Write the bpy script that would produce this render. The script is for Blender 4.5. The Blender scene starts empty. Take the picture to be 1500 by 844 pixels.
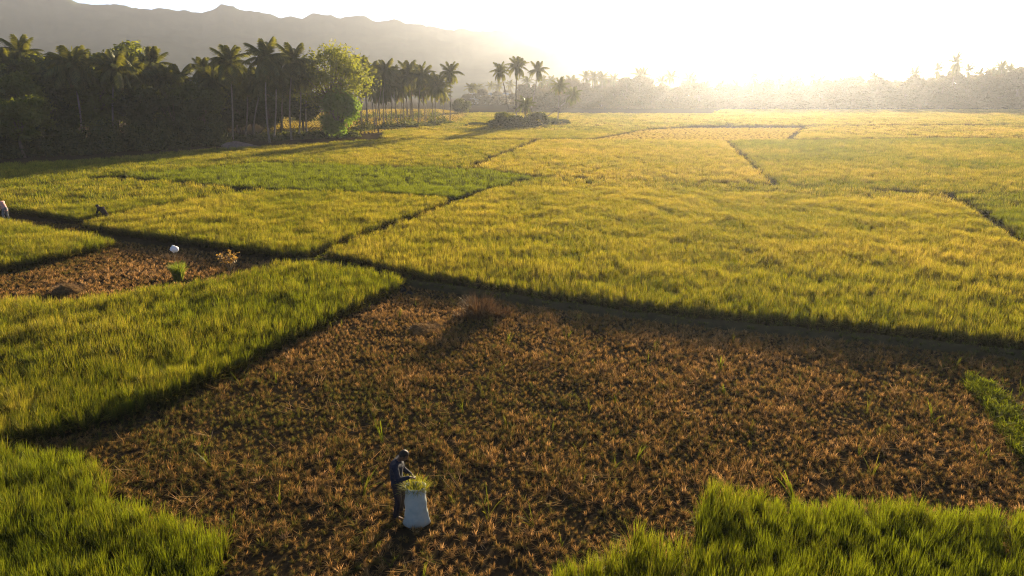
import bpy, bmesh, math, random
import numpy as np
from mathutils import Vector, Matrix, Euler

R = math.radians
scene = bpy.context.scene
col = scene.collection

# ------------------------------------------------------------------ camera
CAM_H = 9.1
PITCH = R(16.3)
SUN_AZ = R(19.0)      # to the right of straight ahead
SUN_EL = R(8.2)
cam_d = bpy.data.cameras.new('camera')
cam_d.sensor_width = 36.0
cam_d.lens = 24.0
cam_d.clip_start = 0.1
cam_d.clip_end = 40000
cam = bpy.data.objects.new('camera', cam_d)
col.objects.link(cam)
cam.location = (0, 0, CAM_H)
cam.rotation_euler = (math.pi / 2 - PITCH, 0, 0)
scene.camera = cam

# ------------------------------------------------------------------ sky and sun
world = bpy.data.worlds.new('World')
scene.world = world
world.use_nodes = True
wn = world.node_tree
wn.nodes.clear()
sky = wn.nodes.new('ShaderNodeTexSky')
sky.sky_type = 'NISHITA'
sky.sun_disc = False
sky.sun_elevation = SUN_EL
sky.sun_rotation = SUN_AZ
sky.altitude = 10
sky.air_density = 0.35
sky.dust_density = 0.6
sky.ozone_density = 1.0
bg = wn.nodes.new('ShaderNodeBackground')
bg.inputs['Strength'].default_value = 0.05
wo = wn.nodes.new('ShaderNodeOutputWorld')
wn.links.new(sky.outputs[0], bg.inputs[0])
wn.links.new(bg.outputs[0], wo.inputs[0])

sun_d = bpy.data.lights.new('sun', 'SUN')
sun_d.energy = 5.0
sun_d.angle = R(0.5)
sun_d.color = (1.0, 0.79, 0.50)
sun = bpy.data.objects.new('sun', sun_d)
col.objects.link(sun)
to_sun = Vector((math.sin(SUN_AZ) * math.cos(SUN_EL), math.cos(SUN_AZ) * math.cos(SUN_EL), math.sin(SUN_EL)))
sun.rotation_euler = to_sun.to_track_quat('Z', 'Y').to_euler()
sun.location = (0, 0, 50)

scene.view_settings.view_transform = 'Standard'
scene.view_settings.look = 'None'
scene.view_settings.exposure = 2.45
scene.view_settings.gamma = 1.0
scene.view_settings.use_curve_mapping = False
cy = scene.cycles
cy.use_denoising = True
cy.denoiser = 'OPENIMAGEDENOISE'
cy.denoising_prefilter = 'NONE'
cy.filter_width = 1.1
cy.max_bounces = 4
cy.diffuse_bounces = 3
cy.glossy_bounces = 2
cy.transmission_bounces = 3
cy.transparent_max_bounces = 4
cy.volume_bounces = 0
cy.sample_clamp_indirect = 6
cy.use_adaptive_sampling = True
cy.adaptive_threshold = 0.01
HAZE_DENSITY = 0.000095
HAZE_G = 0.80
AIR_DENSITY = 0.00014

# ------------------------------------------------------------------ helpers
def P(px, py, z=0.0):
    """a place in the field, from the survey of the photograph (1500 x 844), at height z"""
    u, v = (px - 750) / 1000.0, (py - 422) / 1000.0
    c, s = math.cos(PITCH), math.sin(PITCH)
    t = (CAM_H - z) / (s + v * c)
    return Vector((u * t, (c - v * s) * t, z))

def height_at(base, py):
    """height of the point seen at row py straight above a base point"""
    c, s = math.cos(PITCH), math.sin(PITCH)
    v = (py - 422) / 1000.0
    t = base.y / (c - v * s)
    return CAM_H - t * (s + v * c)

def tag(o, label=None, cat=None, group=None, kind=None):
    if label: o['label'] = label
    if cat: o['category'] = cat
    if group: o['group'] = group
    if kind: o['kind'] = kind
    return o

def obj(name, me, mat=None, parent=None, loc=(0, 0, 0)):
    if mat is not None and len(me.materials) == 0:
        me.materials.append(mat)
    o = bpy.data.objects.new(name, me)
    col.objects.link(o)
    o.location = loc
    if parent is not None:
        o.parent = parent
    return o

def empty(name, loc=(0, 0, 0), rz=0.0):
    o = bpy.data.objects.new(name, None)
    col.objects.link(o)
    o.location = loc
    o.rotation_euler = (0, 0, rz)
    o.empty_display_size = 0.2
    return o

class MB:
    """collects vertices, faces and a per-vertex 't' value (with a random 'r') into one mesh"""
    def __init__(self):
        self.v, self.f, self.t, self.r = [], [], [], []
    def add(self, vs, fs, ts=None, r=0.0):
        n = len(self.v)
        self.v += [tuple(p) for p in vs]
        self.f += [tuple(i + n for i in q) for q in fs]
        self.t += list(ts) if ts is not None else [0.0] * len(vs)
        self.r += [r] * len(vs)
    def mesh(self, name, smooth=True):
        me = bpy.data.meshes.new(name)
        me.from_pydata(self.v, [], self.f)
        a = me.attributes.new('t', 'FLOAT', 'POINT'); a.data.foreach_set('value', np.array(self.t, dtype=np.float32))
        a = me.attributes.new('r', 'FLOAT', 'POINT'); a.data.foreach_set('value', np.array(self.r, dtype=np.float32))
        if smooth:
            me.polygons.foreach_set('use_smooth', [True] * len(me.polygons))
        me.update()
        return me
    def tube(self, pts, rad, sides=8, cap=True, r=0.0):
        pts = [Vector(p) for p in pts]
        n = len(pts)
        vs, ts = [], []
        ref = Vector((0.31, 0.95, 0.05))
        for i, p in enumerate(pts):
            d = (pts[min(i + 1, n - 1)] - pts[max(i - 1, 0)]).normalized()
            a = d.cross(ref)
            if a.length < 1e-3: a = d.cross(Vector((1, 0, 0)))
            a.normalize(); b = d.cross(a)
            for k in range(sides):
                q = 2 * math.pi * k / sides
                vs.append(p + (a * math.cos(q) + b * math.sin(q)) * rad[i]); ts.append(i / max(1, n - 1))
        fs = []
        for i in range(n - 1):
            for k in range(sides):
                k2 = (k + 1) % sides
                fs.append((i * sides + k, i * sides + k2, (i + 1) * sides + k2, (i + 1) * sides + k))
        if cap:
            fs.append(tuple(range(sides))[::-1]); fs.append(tuple((n - 1) * sides + k for k in range(sides)))
        self.add(vs, fs, ts, r)
    def box(self, x0, x1, y0, y1, z0, z1):
        vs = [(x, y, z) for z in (z0, z1) for y in (y0, y1) for x in (x0, x1)]
        self.add(vs, [(0, 2, 3, 1), (4, 5, 7, 6), (0, 1, 5, 4), (2, 6, 7, 3), (0, 4, 6, 2), (1, 3, 7, 5)])

def value_noise(x, y, scale, seed):
    """smooth noise 0..1 on numpy arrays"""
    rs = np.random.RandomState(seed)
    tab = rs.rand(256, 256)
    X, Y = x / scale + 1000, y / scale + 1000
    xi, yi = np.floor(X).astype(int), np.floor(Y).astype(int)
    fx, fy = X - xi, Y - yi
    fx, fy = fx * fx * (3 - 2 * fx), fy * fy * (3 - 2 * fy)
    g = lambda a, b: tab[(a % 256), (b % 256)]
    return (g(xi, yi) * (1 - fx) + g(xi + 1, yi) * fx) * (1 - fy) + (g(xi, yi + 1) * (1 - fx) + g(xi + 1, yi + 1) * fx) * fy

# ------------------------------------------------------------------ materials
def new_mat(name):
    m = bpy.data.materials.new(name)
    m.use_nodes = True
    n = m.node_tree
    n.nodes.clear()
    out = n.nodes.new('ShaderNodeOutputMaterial')
    return m, n, out

def ramp(n, fac, stops):
    r = n.nodes.new('ShaderNodeValToRGB')
    e = r.color_ramp.elements
    while len(e) < len(stops): e.new(0.5)
    for q, (p, c) in zip(e, stops):
        q.position = p; q.color = (*c, 1)
    if fac is not None: n.links.new(fac, r.inputs[0])
    return r.outputs[0]

def attr(n, name, typ='GEOMETRY'):
    a = n.nodes.new('ShaderNodeAttribute'); a.attribute_name = name; a.attribute_type = typ
    return a.outputs['Fac']

def mth(n, op, a, b, clamp=False):
    m = n.nodes.new('ShaderNodeMath'); m.operation = op; m.use_clamp = clamp
    for i, x in enumerate((a, b)):
        if hasattr(x, 'node'): n.links.new(x, m.inputs[i])
        else: m.inputs[i].default_value = x
    return m.outputs[0]

def mix(n, fac, a, b, mode='MIX'):
    m = n.nodes.new('ShaderNodeMix'); m.data_type = 'RGBA'; m.blend_type = mode
    for i, x in ((0, fac), (6, a), (7, b)):
        if hasattr(x, 'node'): n.links.new(x, m.inputs[i])
        elif i == 0: m.inputs[0].default_value = x
        else: m.inputs[i].default_value = (*x, 1)
    return m.outputs[2]

def noise(n, scale, detail=4, coord='Object', rough=0.6):
    tc = n.nodes.new('ShaderNodeTexCoord')
    t = n.nodes.new('ShaderNodeTexNoise')
    t.inputs['Scale'].default_value = scale; t.inputs['Detail'].default_value = detail; t.inputs['Roughness'].default_value = rough
    n.links.new(tc.outputs[coord], t.inputs['Vector'])
    return t.outputs['Fac']

def leafy(n, out, colour, trans_tint, trans=0.5, gloss=0.06):
    """thin leaf: diffuse, light through the blade, a little sheen"""
    d = n.nodes.new('ShaderNodeBsdfDiffuse'); n.links.new(colour, d.inputs[0])
    t = n.nodes.new('ShaderNodeBsdfTranslucent')
    n.links.new(mix(n, 1.0, colour, trans_tint, 'MULTIPLY'), t.inputs[0])
    a = n.nodes.new('ShaderNodeMixShader'); a.inputs[0].default_value = trans
    n.links.new(d.outputs[0], a.inputs[1]); n.links.new(t.outputs[0], a.inputs[2])
    g = n.nodes.new('ShaderNodeBsdfGlossy'); g.inputs['Roughness'].default_value = 0.45
    g.inputs['Color'].default_value = (0.8, 0.8, 0.75, 1)
    b = n.nodes.new('ShaderNodeMixShader'); b.inputs[0].default_value = gloss
    n.links.new(a.outputs[0], b.inputs[1]); n.links.new(g.outputs[0], b.inputs[2])
    n.links.new(b.outputs[0], out.inputs[0])

def mat_rice():
    m, n, out = new_mat('rice_leaf')
    ripe = attr(n, 'tint', 'INSTANCER')
    f = mth(n, 'ADD', ripe, mth(n, 'MULTIPLY', mth(n, 'SUBTRACT', attr(n, 'r'), 0.5), 0.5))
    c = ramp(n, f, [(0.0, (0.16, 0.215, 0.016)), (0.16, (0.088, 0.128, 0.010)), (0.38, (0.155, 0.182, 0.018)), (0.65, (0.285, 0.275, 0.05)), (1.0, (0.42, 0.34, 0.13))])
    low = ramp(n, f, [(0.0, (0.022, 0.034, 0.006)), (1.0, (0.07, 0.055, 0.015))])  # greener feet, darkened further: shade inside the clumps put into the colour
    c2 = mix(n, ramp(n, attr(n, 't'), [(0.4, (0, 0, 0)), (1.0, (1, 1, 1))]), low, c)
    leafy(n, out, c2, (1.6, 1.35, 0.45), 0.44, 0.008)
    return m

def mat_straw():
    m, n, out = new_mat('cut_straw')
    f = mth(n, 'ADD', attr(n, 'tint', 'INSTANCER'), mth(n, 'MULTIPLY', mth(n, 'SUBTRACT', attr(n, 'r'), 0.5), 0.7))
    c = ramp(n, f, [(0.0, (0.10, 0.12, 0.025)), (0.22, (0.15, 0.12, 0.035)), (0.5, (0.20, 0.125, 0.045)), (0.8, (0.33, 0.205, 0.08)), (1.0, (0.48, 0.33, 0.16))])
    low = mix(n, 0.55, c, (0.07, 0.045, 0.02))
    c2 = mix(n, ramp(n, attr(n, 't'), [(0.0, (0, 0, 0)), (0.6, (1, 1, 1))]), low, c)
    leafy(n, out, c2, (1.2, 1.0, 0.75), 0.35, 0.0)
    return m

def mat_foliage(name, dark, light, trans_tint=(1.5, 1.5, 0.6), trans=0.45):
    m, n, out = new_mat(name)
    oi = n.nodes.new('ShaderNodeObjectInfo')
    f = mth(n, 'ADD', mth(n, 'MULTIPLY', attr(n, 'r'), 0.7), mth(n, 'MULTIPLY', oi.outputs['Random'], 0.3))
    c = ramp(n, f, [(0.0, dark), (1.0, light)])
    leafy(n, out, c, trans_tint, trans, 0.02)
    return m

def mat_rough(name, c0, c1, scale=3.0, bump=0.3, rough=0.9, coord='Object'):
    m, n, out = new_mat(name)
    f = noise(n, scale, 6, coord)
    b = n.nodes.new('ShaderNodeBsdfPrincipled')
    n.links.new(ramp(n, f, [(0.3, c0), (0.7, c1)]), b.inputs['Base Color'])
    b.inputs['Roughness'].default_value = rough
    b.inputs['Specular IOR Level'].default_value = 0.2 if rough < 0.88 else 0.0
    bp = n.nodes.new('ShaderNodeBump'); bp.inputs['Strength'].default_value = bump; bp.inputs['Distance'].default_value = 0.05
    n.links.new(noise(n, scale * 4, 6, coord), bp.inputs['Height'])
    n.links.new(bp.outputs[0], b.inputs['Normal'])
    n.links.new(b.outputs[0], out.inputs[0])
    return m

def mat_ground():
    m, n, out = new_mat('field_earth')
    a = noise(n, 0.05, 4); b_ = noise(n, 2.5, 6)
    c = mix(n, ramp(n, a, [(0.35, (0, 0, 0)), (0.65, (1, 1, 1))]), (0.026, 0.019, 0.010), (0.038, 0.030, 0.014))
    c = mix(n, ramp(n, b_, [(0.35, (0, 0, 0)), (0.7, (1, 1, 1))]), c, (0.05, 0.035, 0.019))
    b = n.nodes.new('ShaderNodeBsdfDiffuse')
    n.links.new(c, b.inputs['Color'])
    bp = n.nodes.new('ShaderNodeBump'); bp.inputs['Strength'].default_value = 0.5; bp.inputs['Distance'].default_value = 0.05
    n.links.new(noise(n, 5, 8), bp.inputs['Height']); n.links.new(bp.outputs[0], b.inputs['Normal'])
    n.links.new(b.outputs[0], out.inputs[0])
    return m

M = {
    'rice': mat_rice(), 'straw': mat_straw(), 'earth': mat_ground(),
    'bund': mat_rough('bund_earth', (0.04, 0.034, 0.018), (0.07, 0.06, 0.026), 2.0, 0.6),
    'bark': mat_rough('bark', (0.10, 0.075, 0.05), (0.20, 0.16, 0.11), 4.0, 0.5),
    'palm_bark': mat_rough('palm_bark', (0.15, 0.12, 0.09), (0.28, 0.23, 0.18), 5.0, 0.5),
    'frond': mat_foliage('palm_frond', (0.035, 0.05, 0.012), (0.11, 0.12, 0.022), (2.0, 1.7, 0.7), 0.4),
    'dry_frond': mat_foliage('dry_palm_frond', (0.16, 0.09, 0.035), (0.24, 0.14, 0.06)),
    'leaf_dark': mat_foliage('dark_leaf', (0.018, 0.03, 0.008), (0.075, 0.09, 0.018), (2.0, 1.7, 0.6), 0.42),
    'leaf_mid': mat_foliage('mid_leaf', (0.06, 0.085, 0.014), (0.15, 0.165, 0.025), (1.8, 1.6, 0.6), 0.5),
    'leaf_far': mat_foliage('far_leaf', (0.06, 0.062, 0.02), (0.10, 0.092, 0.028), (1.8, 1.4, 0.7), 0.45),  # paler and warmer than near leaves: sun glow put into the colour
    'leaf_light': mat_foliage('light_leaf', (0.07, 0.13, 0.016), (0.13, 0.20, 0.025), (1.6, 1.5, 0.6), 0.5),
    'hill': mat_rough('hill_forest', (0.03, 0.045, 0.018), (0.06, 0.075, 0.03), 0.015, 0.0, 1.0),
    'white_wall': mat_rough('white_plaster', (0.62, 0.62, 0.60), (0.78, 0.78, 0.76), 0.6, 0.1),
    'roof_sheet': mat_rough('roof_sheet', (0.45, 0.47, 0.48), (0.60, 0.61, 0.61), 0.8, 0.1, 0.5),
    'pane': mat_rough('dark_pane', (0.03, 0.035, 0.04), (0.05, 0.055, 0.06), 1.0, 0.0, 0.2),
    'soil_pile': mat_rough('soil_pile', (0.14, 0.10, 0.08), (0.24, 0.17, 0.14), 2.5, 0.8),
    'skin': mat_rough('skin', (0.10, 0.055, 0.035), (0.14, 0.08, 0.05), 8, 0.05, 0.55),
    'navy': mat_rough('navy_cloth', (0.012, 0.014, 0.026), (0.02, 0.023, 0.036), 9, 0.3, 0.85),
    'trouser': mat_rough('dark_trousers', (0.018, 0.015, 0.018), (0.035, 0.03, 0.03), 9, 0.3, 0.9),
    'pink': mat_rough('pink_cloth', (0.42, 0.22, 0.20), (0.52, 0.30, 0.27), 9, 0.3, 0.85),
    'grey_cloth': mat_rough('grey_cloth', (0.12, 0.12, 0.13), (0.2, 0.2, 0.21), 9, 0.3, 0.85),
    'hair': mat_rough('hair', (0.010, 0.008, 0.007), (0.02, 0.016, 0.013), 30, 0.4, 0.5),
    'plastic': mat_rough('thin_white_plastic', (0.78, 0.76, 0.76), (0.88, 0.85, 0.85), 6, 0.3, 0.5),
    'stick': mat_rough('bamboo_stick', (0.20, 0.14, 0.07), (0.30, 0.22, 0.12), 6, 0.3),
    'dark_cloth': mat_rough('dark_bundle', (0.012, 0.012, 0.014), (0.03, 0.028, 0.028), 5, 0.4),
}

def mat_sack():
    m, n, out = new_mat('woven_sack')
    tc = n.nodes.new('ShaderNodeTexCoord')
    f = noise(n, 3.0, 5)
    c = ramp(n, f, [(0.25, (0.22, 0.30, 0.31)), (0.5, (0.34, 0.39, 0.37)), (0.75, (0.42, 0.44, 0.41))])
    w = n.nodes.new('ShaderNodeTexWave'); w.inputs['Scale'].default_value = 60; w.bands_direction = 'Z'
    n.links.new(tc.outputs['Object'], w.inputs['Vector'])
    st = ramp(n, noise(n, 1.3, 3), [(0.5, (1, 1, 1)), (0.72, (0.55, 0.50, 0.40))])
    c = mix(n, 1.0, c, st, 'MULTIPLY')
    b = n.nodes.new('ShaderNodeBsdfPrincipled'); n.links.new(c, b.inputs['Base Color'])
    b.inputs['Roughness'].default_value = 0.6
    bp = n.nodes.new('ShaderNodeBump'); bp.inputs['Strength'].default_value = 0.25; bp.inputs['Distance'].default_value = 0.01
    n.links.new(w.outputs['Fac'], bp.inputs['Height']); n.links.new(bp.outputs[0], b.inputs['Normal'])
    t = n.nodes.new('ShaderNodeBsdfTranslucent'); n.links.new(c, t.inputs[0])
    s = n.nodes.new('ShaderNodeMixShader'); s.inputs[0].default_value = 0.12
    n.links.new(b.outputs[0], s.inputs[1]); n.links.new(t.outputs[0], s.inputs[2]); n.links.new(s.outputs[0], out.inputs[0])
    return m
M['sack'] = mat_sack()

# ------------------------------------------------------------------ ground, hills
def build_ground():
    mb = MB()
    radii = [0, 12, 25, 45, 80, 140, 240, 420, 800, 1600, 3000, 4600]
    n = 64
    vs = [(0, 0, 0)]
    for r in radii[1:]:
        for k in range(n):
            a = 2 * math.pi * k / n
            vs.append((r * math.cos(a), r * math.sin(a), 0))
    fs = [(0, 1 + k, 1 + (k + 1) % n) for k in range(n)]
    for i in range(len(radii) - 2):
        for k in range(n):
            a, b = 1 + i * n + k, 1 + i * n + (k + 1) % n
            fs.append((a, a + n, b + n, b))
    mb.add(vs, fs)
    o = obj('ground', mb.mesh('ground'), M['earth'])
    tag(o, 'brown field earth under the paddies', kind='structure')
build_ground()

RIDGE = [(-500, -20), (-200, -12), (0, -8), (60, -6), (108, 0), (144, 1), (174, 5), (204, 10), (214, 9), (282, 16), (330, 7), (360, 12),
         (420, 23), (474, 20), (534, 23), (570, 28), (630, 35), (660, 40), (732, 43), (798, 55), (840, 46), (870, 50), (900, 63),
         (940, 71), (980, 88), (1050, 104), (1150, 112), (1300, 118), (1500, 122), (1900, 126)]
def build_hills():
    """forested range: a height field in azimuth and distance, ridge about 1.3 km away"""
    D0 = 1300.0
    xs = np.linspace(-500, 1900, 520)
    c, s = math.cos(PITCH), math.sin(PITCH)
    ry = np.interp(xs, [p[0] for p in RIDGE], [p[1] for p in RIDGE])
    ry = ry + (value_noise(xs, xs * 0, 17, 61) - 0.5) * 5 + (value_noise(xs, xs * 0, 6, 62) - 0.5) * 2.2
    v = (ry - 422) / 1000.0
    az = np.arctan2((xs - 750) / 1000.0, (c - v * s))
    el = np.tan(-np.arctan((s + v * c) / np.hypot((xs - 750) / 1000.0, c - v * s)))
    H = CAM_H + D0 * el
    nr = 70
    rr = np.concatenate([np.linspace(0.0, 1.0, 46), np.linspace(1.03, 1.6, nr - 46)])
    vs, fs = [], []
    for j, q in enumerate(rr):
        d = 620 + (D0 - 620) * q if q <= 1 else D0 * (1 + (q - 1) * 0.55)
        x, y = np.sin(az) * d, np.cos(az) * d
        base = q ** 1.55 if q <= 1 else 1 - (q - 1) * 1.3
        spur = np.abs(value_noise(x + 300, y * 0.55, 170, 3) - 0.5) * 2
        spur2 = np.abs(value_noise(x, y * 0.7, 65, 5) - 0.5) * 2
        fine = value_noise(x, y, 14, 9) - 0.5
        amp = 4 * max(0.0, min(1, q)) * max(0, 1 - min(q, 1)) if q <= 1 else min(0.6, (q - 1) * 2)
        z = H * base * (1 - 0.26 * amp * spur - 0.10 * amp * spur2) + fine * 5 * min(1, q * 2) - 2
        z = np.maximum(z, -1.0 + 0 * z) if q > 0 else z * 0 - 0.6
        vs += list(zip(x.tolist(), y.tolist(), z.tolist()))
    n = len(xs)
    for j in range(nr - 1):
        for i in range(n - 1):
            a = j * n + i
            fs.append((a, a + 1, a + n + 1, a + n))
    me = bpy.data.meshes.new('mountains'); me.from_pydata(vs, [], fs)
    me.polygons.foreach_set('use_smooth', [True] * len(me.polygons))
    o = obj('mountains', me, M['hill'])
    tag(o, 'long blue-grey mountain range sloping down towards the low sun', kind='structure')
    return max(p[2] for p in vs)
HILL_TOP = build_hills()

# ------------------------------------------------------------------ rice and stubble plants
PROTO = {}
def blade(mb, root, az, L, lean, droop, w, segs, rng, twist=0.0, r=None):
    out = Vector((math.cos(az), math.sin(az), 0))
    ta = az + math.pi / 2 + twist
    side = Vector((math.cos(ta), math.sin(ta), 0))
    vs, ts = [], []
    for i in range(segs + 1):
        t = i / segs
        h = L * (lean * t + droop * t * t)
        z = L * (t - 0.5 * droop * t * t * (0.6 + droop)) * math.sqrt(max(0.1, 1 - lean * lean))
        p = root + out * h + Vector((0, 0, max(0.01, z)))
        ww = w * (1 - 0.55 * abs(2 * t - 0.7)) if i < segs else w * 0.12
        vs += [p - side * ww / 2, p + side * ww / 2]; ts += [t, t]
    fs = [(2 * i, 2 * i + 1, 2 * i + 3, 2 * i + 2) for i in range(segs)]
    mb.add(vs, fs, ts, rng.random() if r is None else r)

def make_proto(kind, nvar, **k):
    c = bpy.data.collections.new('plants_' + kind)
    for q in range(nvar):
        rng = random.Random(kind + str(q))
        mb = MB()
        for b in range(k['n']):
            ear = 'rice' in kind and rng.random() < 0.2        # drooping ears among the leaves
            a = rng.random() * 6.283
            rad = k['foot'] * math.sqrt(rng.random())
            fa = rng.random() * 6.283
            root = Vector((rad * math.cos(fa), rad * math.sin(fa), 0))
            blade(mb, root, a, k['h'] * (rng.uniform(0.82, 1.08) if 'rice' in kind else rng.uniform(0.72, 1.12)), rng.uniform(*k['lean']), rng.uniform(*k['droop']) + (0.55 if ear else 0),
                  k['w'] * rng.uniform(0.7, 1.2) * (1.5 if ear else 1), k['segs'] + (1 if ear else 0), rng, rng.uniform(-0.8, 0.8), 1.0 if ear else None)
        me = mb.mesh('plant_' + kind)
        me.materials.append(M[k['mat']])
        o = bpy.data.objects.new('plant_%s_%02d' % (kind, q), me)
        c.objects.link(o)
    PROTO[kind] = (c, nvar)

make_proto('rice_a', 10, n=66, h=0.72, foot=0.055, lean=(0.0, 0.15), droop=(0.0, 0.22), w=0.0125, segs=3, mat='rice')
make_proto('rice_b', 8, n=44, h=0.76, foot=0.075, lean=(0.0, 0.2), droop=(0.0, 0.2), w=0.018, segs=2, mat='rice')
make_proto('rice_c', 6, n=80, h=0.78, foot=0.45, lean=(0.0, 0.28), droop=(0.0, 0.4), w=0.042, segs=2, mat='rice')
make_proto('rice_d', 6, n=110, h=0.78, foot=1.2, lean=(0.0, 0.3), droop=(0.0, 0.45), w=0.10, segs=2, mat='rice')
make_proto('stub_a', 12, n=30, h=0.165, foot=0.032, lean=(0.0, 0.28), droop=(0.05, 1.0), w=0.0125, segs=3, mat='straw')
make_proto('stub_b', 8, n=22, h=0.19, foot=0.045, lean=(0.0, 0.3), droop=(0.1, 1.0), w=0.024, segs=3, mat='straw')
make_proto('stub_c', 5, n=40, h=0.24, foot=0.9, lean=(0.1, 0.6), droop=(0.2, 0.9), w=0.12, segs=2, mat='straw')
make_proto('fallen', 6, n=7, h=0.42, foot=0.18, lean=(0.90, 0.985), droop=(0.0, 0.12), w=0.014, segs=3, mat='straw')
make_proto('weed', 6, n=16, h=0.24, foot=0.10, lean=(0.1, 0.6), droop=(0.1, 0.7), w=0.02, segs=3, mat='rice')
make_proto('sprout', 4, n=5, h=0.55, foot=0.03, lean=(0.02, 0.35), droop=(0.05, 0.5), w=0.024, segs=4, mat='rice')

def scatter(name, kind, pos, rot, scl, idx, tint, parent=None):
    """one object whose points each carry a plant of collection `kind`"""
    me = bpy.data.meshes.new(name)
    N = len(pos)
    me.vertices.add(N)
    me.vertices.foreach_set('co', np.asarray(pos, dtype=np.float32).ravel())
    for nm, dt, arr in (('rot', 'FLOAT_VECTOR', rot), ('scl', 'FLOAT_VECTOR', scl)):
        a = me.attributes.new(nm, dt, 'POINT'); a.data.foreach_set('vector', np.asarray(arr, dtype=np.float32).ravel())
    a = me.attributes.new('idx', 'INT', 'POINT'); a.data.foreach_set('value', np.asarray(idx, dtype=np.int32))
    a = me.attributes.new('tint', 'FLOAT', 'POINT'); a.data.foreach_set('value', np.asarray(tint, dtype=np.float32))
    o = bpy.data.objects.new(name, me)
    col.objects.link(o)
    if parent: o.parent = parent
    g = bpy.data.node_groups.new('plants_on_points', 'GeometryNodeTree')
    g.interface.new_socket('Geometry', in_out='INPUT', socket_type='NodeSocketGeometry')
    g.interface.new_socket('Geometry', in_out='OUTPUT', socket_type='NodeSocketGeometry')
    gi, go = g.nodes.new('NodeGroupInput'), g.nodes.new('NodeGroupOutput')
    iop = g.nodes.new('GeometryNodeInstanceOnPoints')
    ci = g.nodes.new('GeometryNodeCollectionInfo')
    ci.inputs['Collection'].default_value = PROTO[kind][0]
    ci.inputs['Separate Children'].default_value = True
    ci.inputs['Reset Children'].default_value = True
    def na(nm, t):
        x = g.nodes.new('GeometryNodeInputNamedAttribute'); x.data_type = t; x.inputs['Name'].default_value = nm
        return x.outputs['Attribute']
    g.links.new(gi.outputs[0], iop.inputs['Points'])
    g.links.new(ci.outputs[0], iop.inputs['Instance'])
    iop.inputs['Pick Instance'].default_value = True
    g.links.new(na('idx', 'INT'), iop.inputs['Instance Index'])
    e2r = g.nodes.new('FunctionNodeEulerToRotation')
    g.links.new(na('rot', 'FLOAT_VECTOR'), e2r.inputs[0])
    g.links.new(e2r.outputs[0], iop.inputs['Rotation'])
    g.links.new(na('scl', 'FLOAT_VECTOR'), iop.inputs['Scale'])
    g.links.new(iop.outputs[0], go.inputs[0])
    o.modifiers.new('plants', 'NODES').node_group = g
    return o

def in_poly(x, y, poly):
    r = np.zeros(x.shape, bool)
    n = len(poly)
    for i in range(n):
        x0, y0 = poly[i]; x1, y1 = poly[(i + 1) % n]
        if y0 == y1: continue
        cnd = ((y0 > y) != (y1 > y)) & (x < (x1 - x0) * (y - y0) / (y1 - y0) + x0)
        r ^= cnd
    return r

def seg_dist(x, y, line):
    d = np.full(x.shape, 1e9)
    for (x0, y0), (x1, y1) in zip(line[:-1], line[1:]):
        L2 = (x1 - x0) ** 2 + (y1 - y0) ** 2
        t = np.clip(((x - x0) * (x1 - x0) + (y - y0) * (y1 - y0)) / max(L2, 1e-9), 0, 1)
        d = np.minimum(d, np.hypot(x - x0 - t * (x1 - x0), y - y0 - t * (y1 - y0)))
    return d

def poly_px(pts, z=0.0):
    return [tuple(P(a, b, z)[:2]) for a, b in pts]

BANDS = {'rice': [(0, 24, 'rice_a', 0.225), (24, 62, 'rice_b', 0.28), (62, 150, 'rice_c', 0.85), (150, 480, 'rice_d', 2.1)],
         'short': [(0, 480, 'rice_c', 0.75)],
         'stub': [(0, 34, 'stub_a', 0.165), (34, 80, 'stub_b', 0.23), (80, 480, 'stub_c', 1.5)]}
GAPS = []      # bund lines (ground polyline, half width): nothing planted on them

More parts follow.
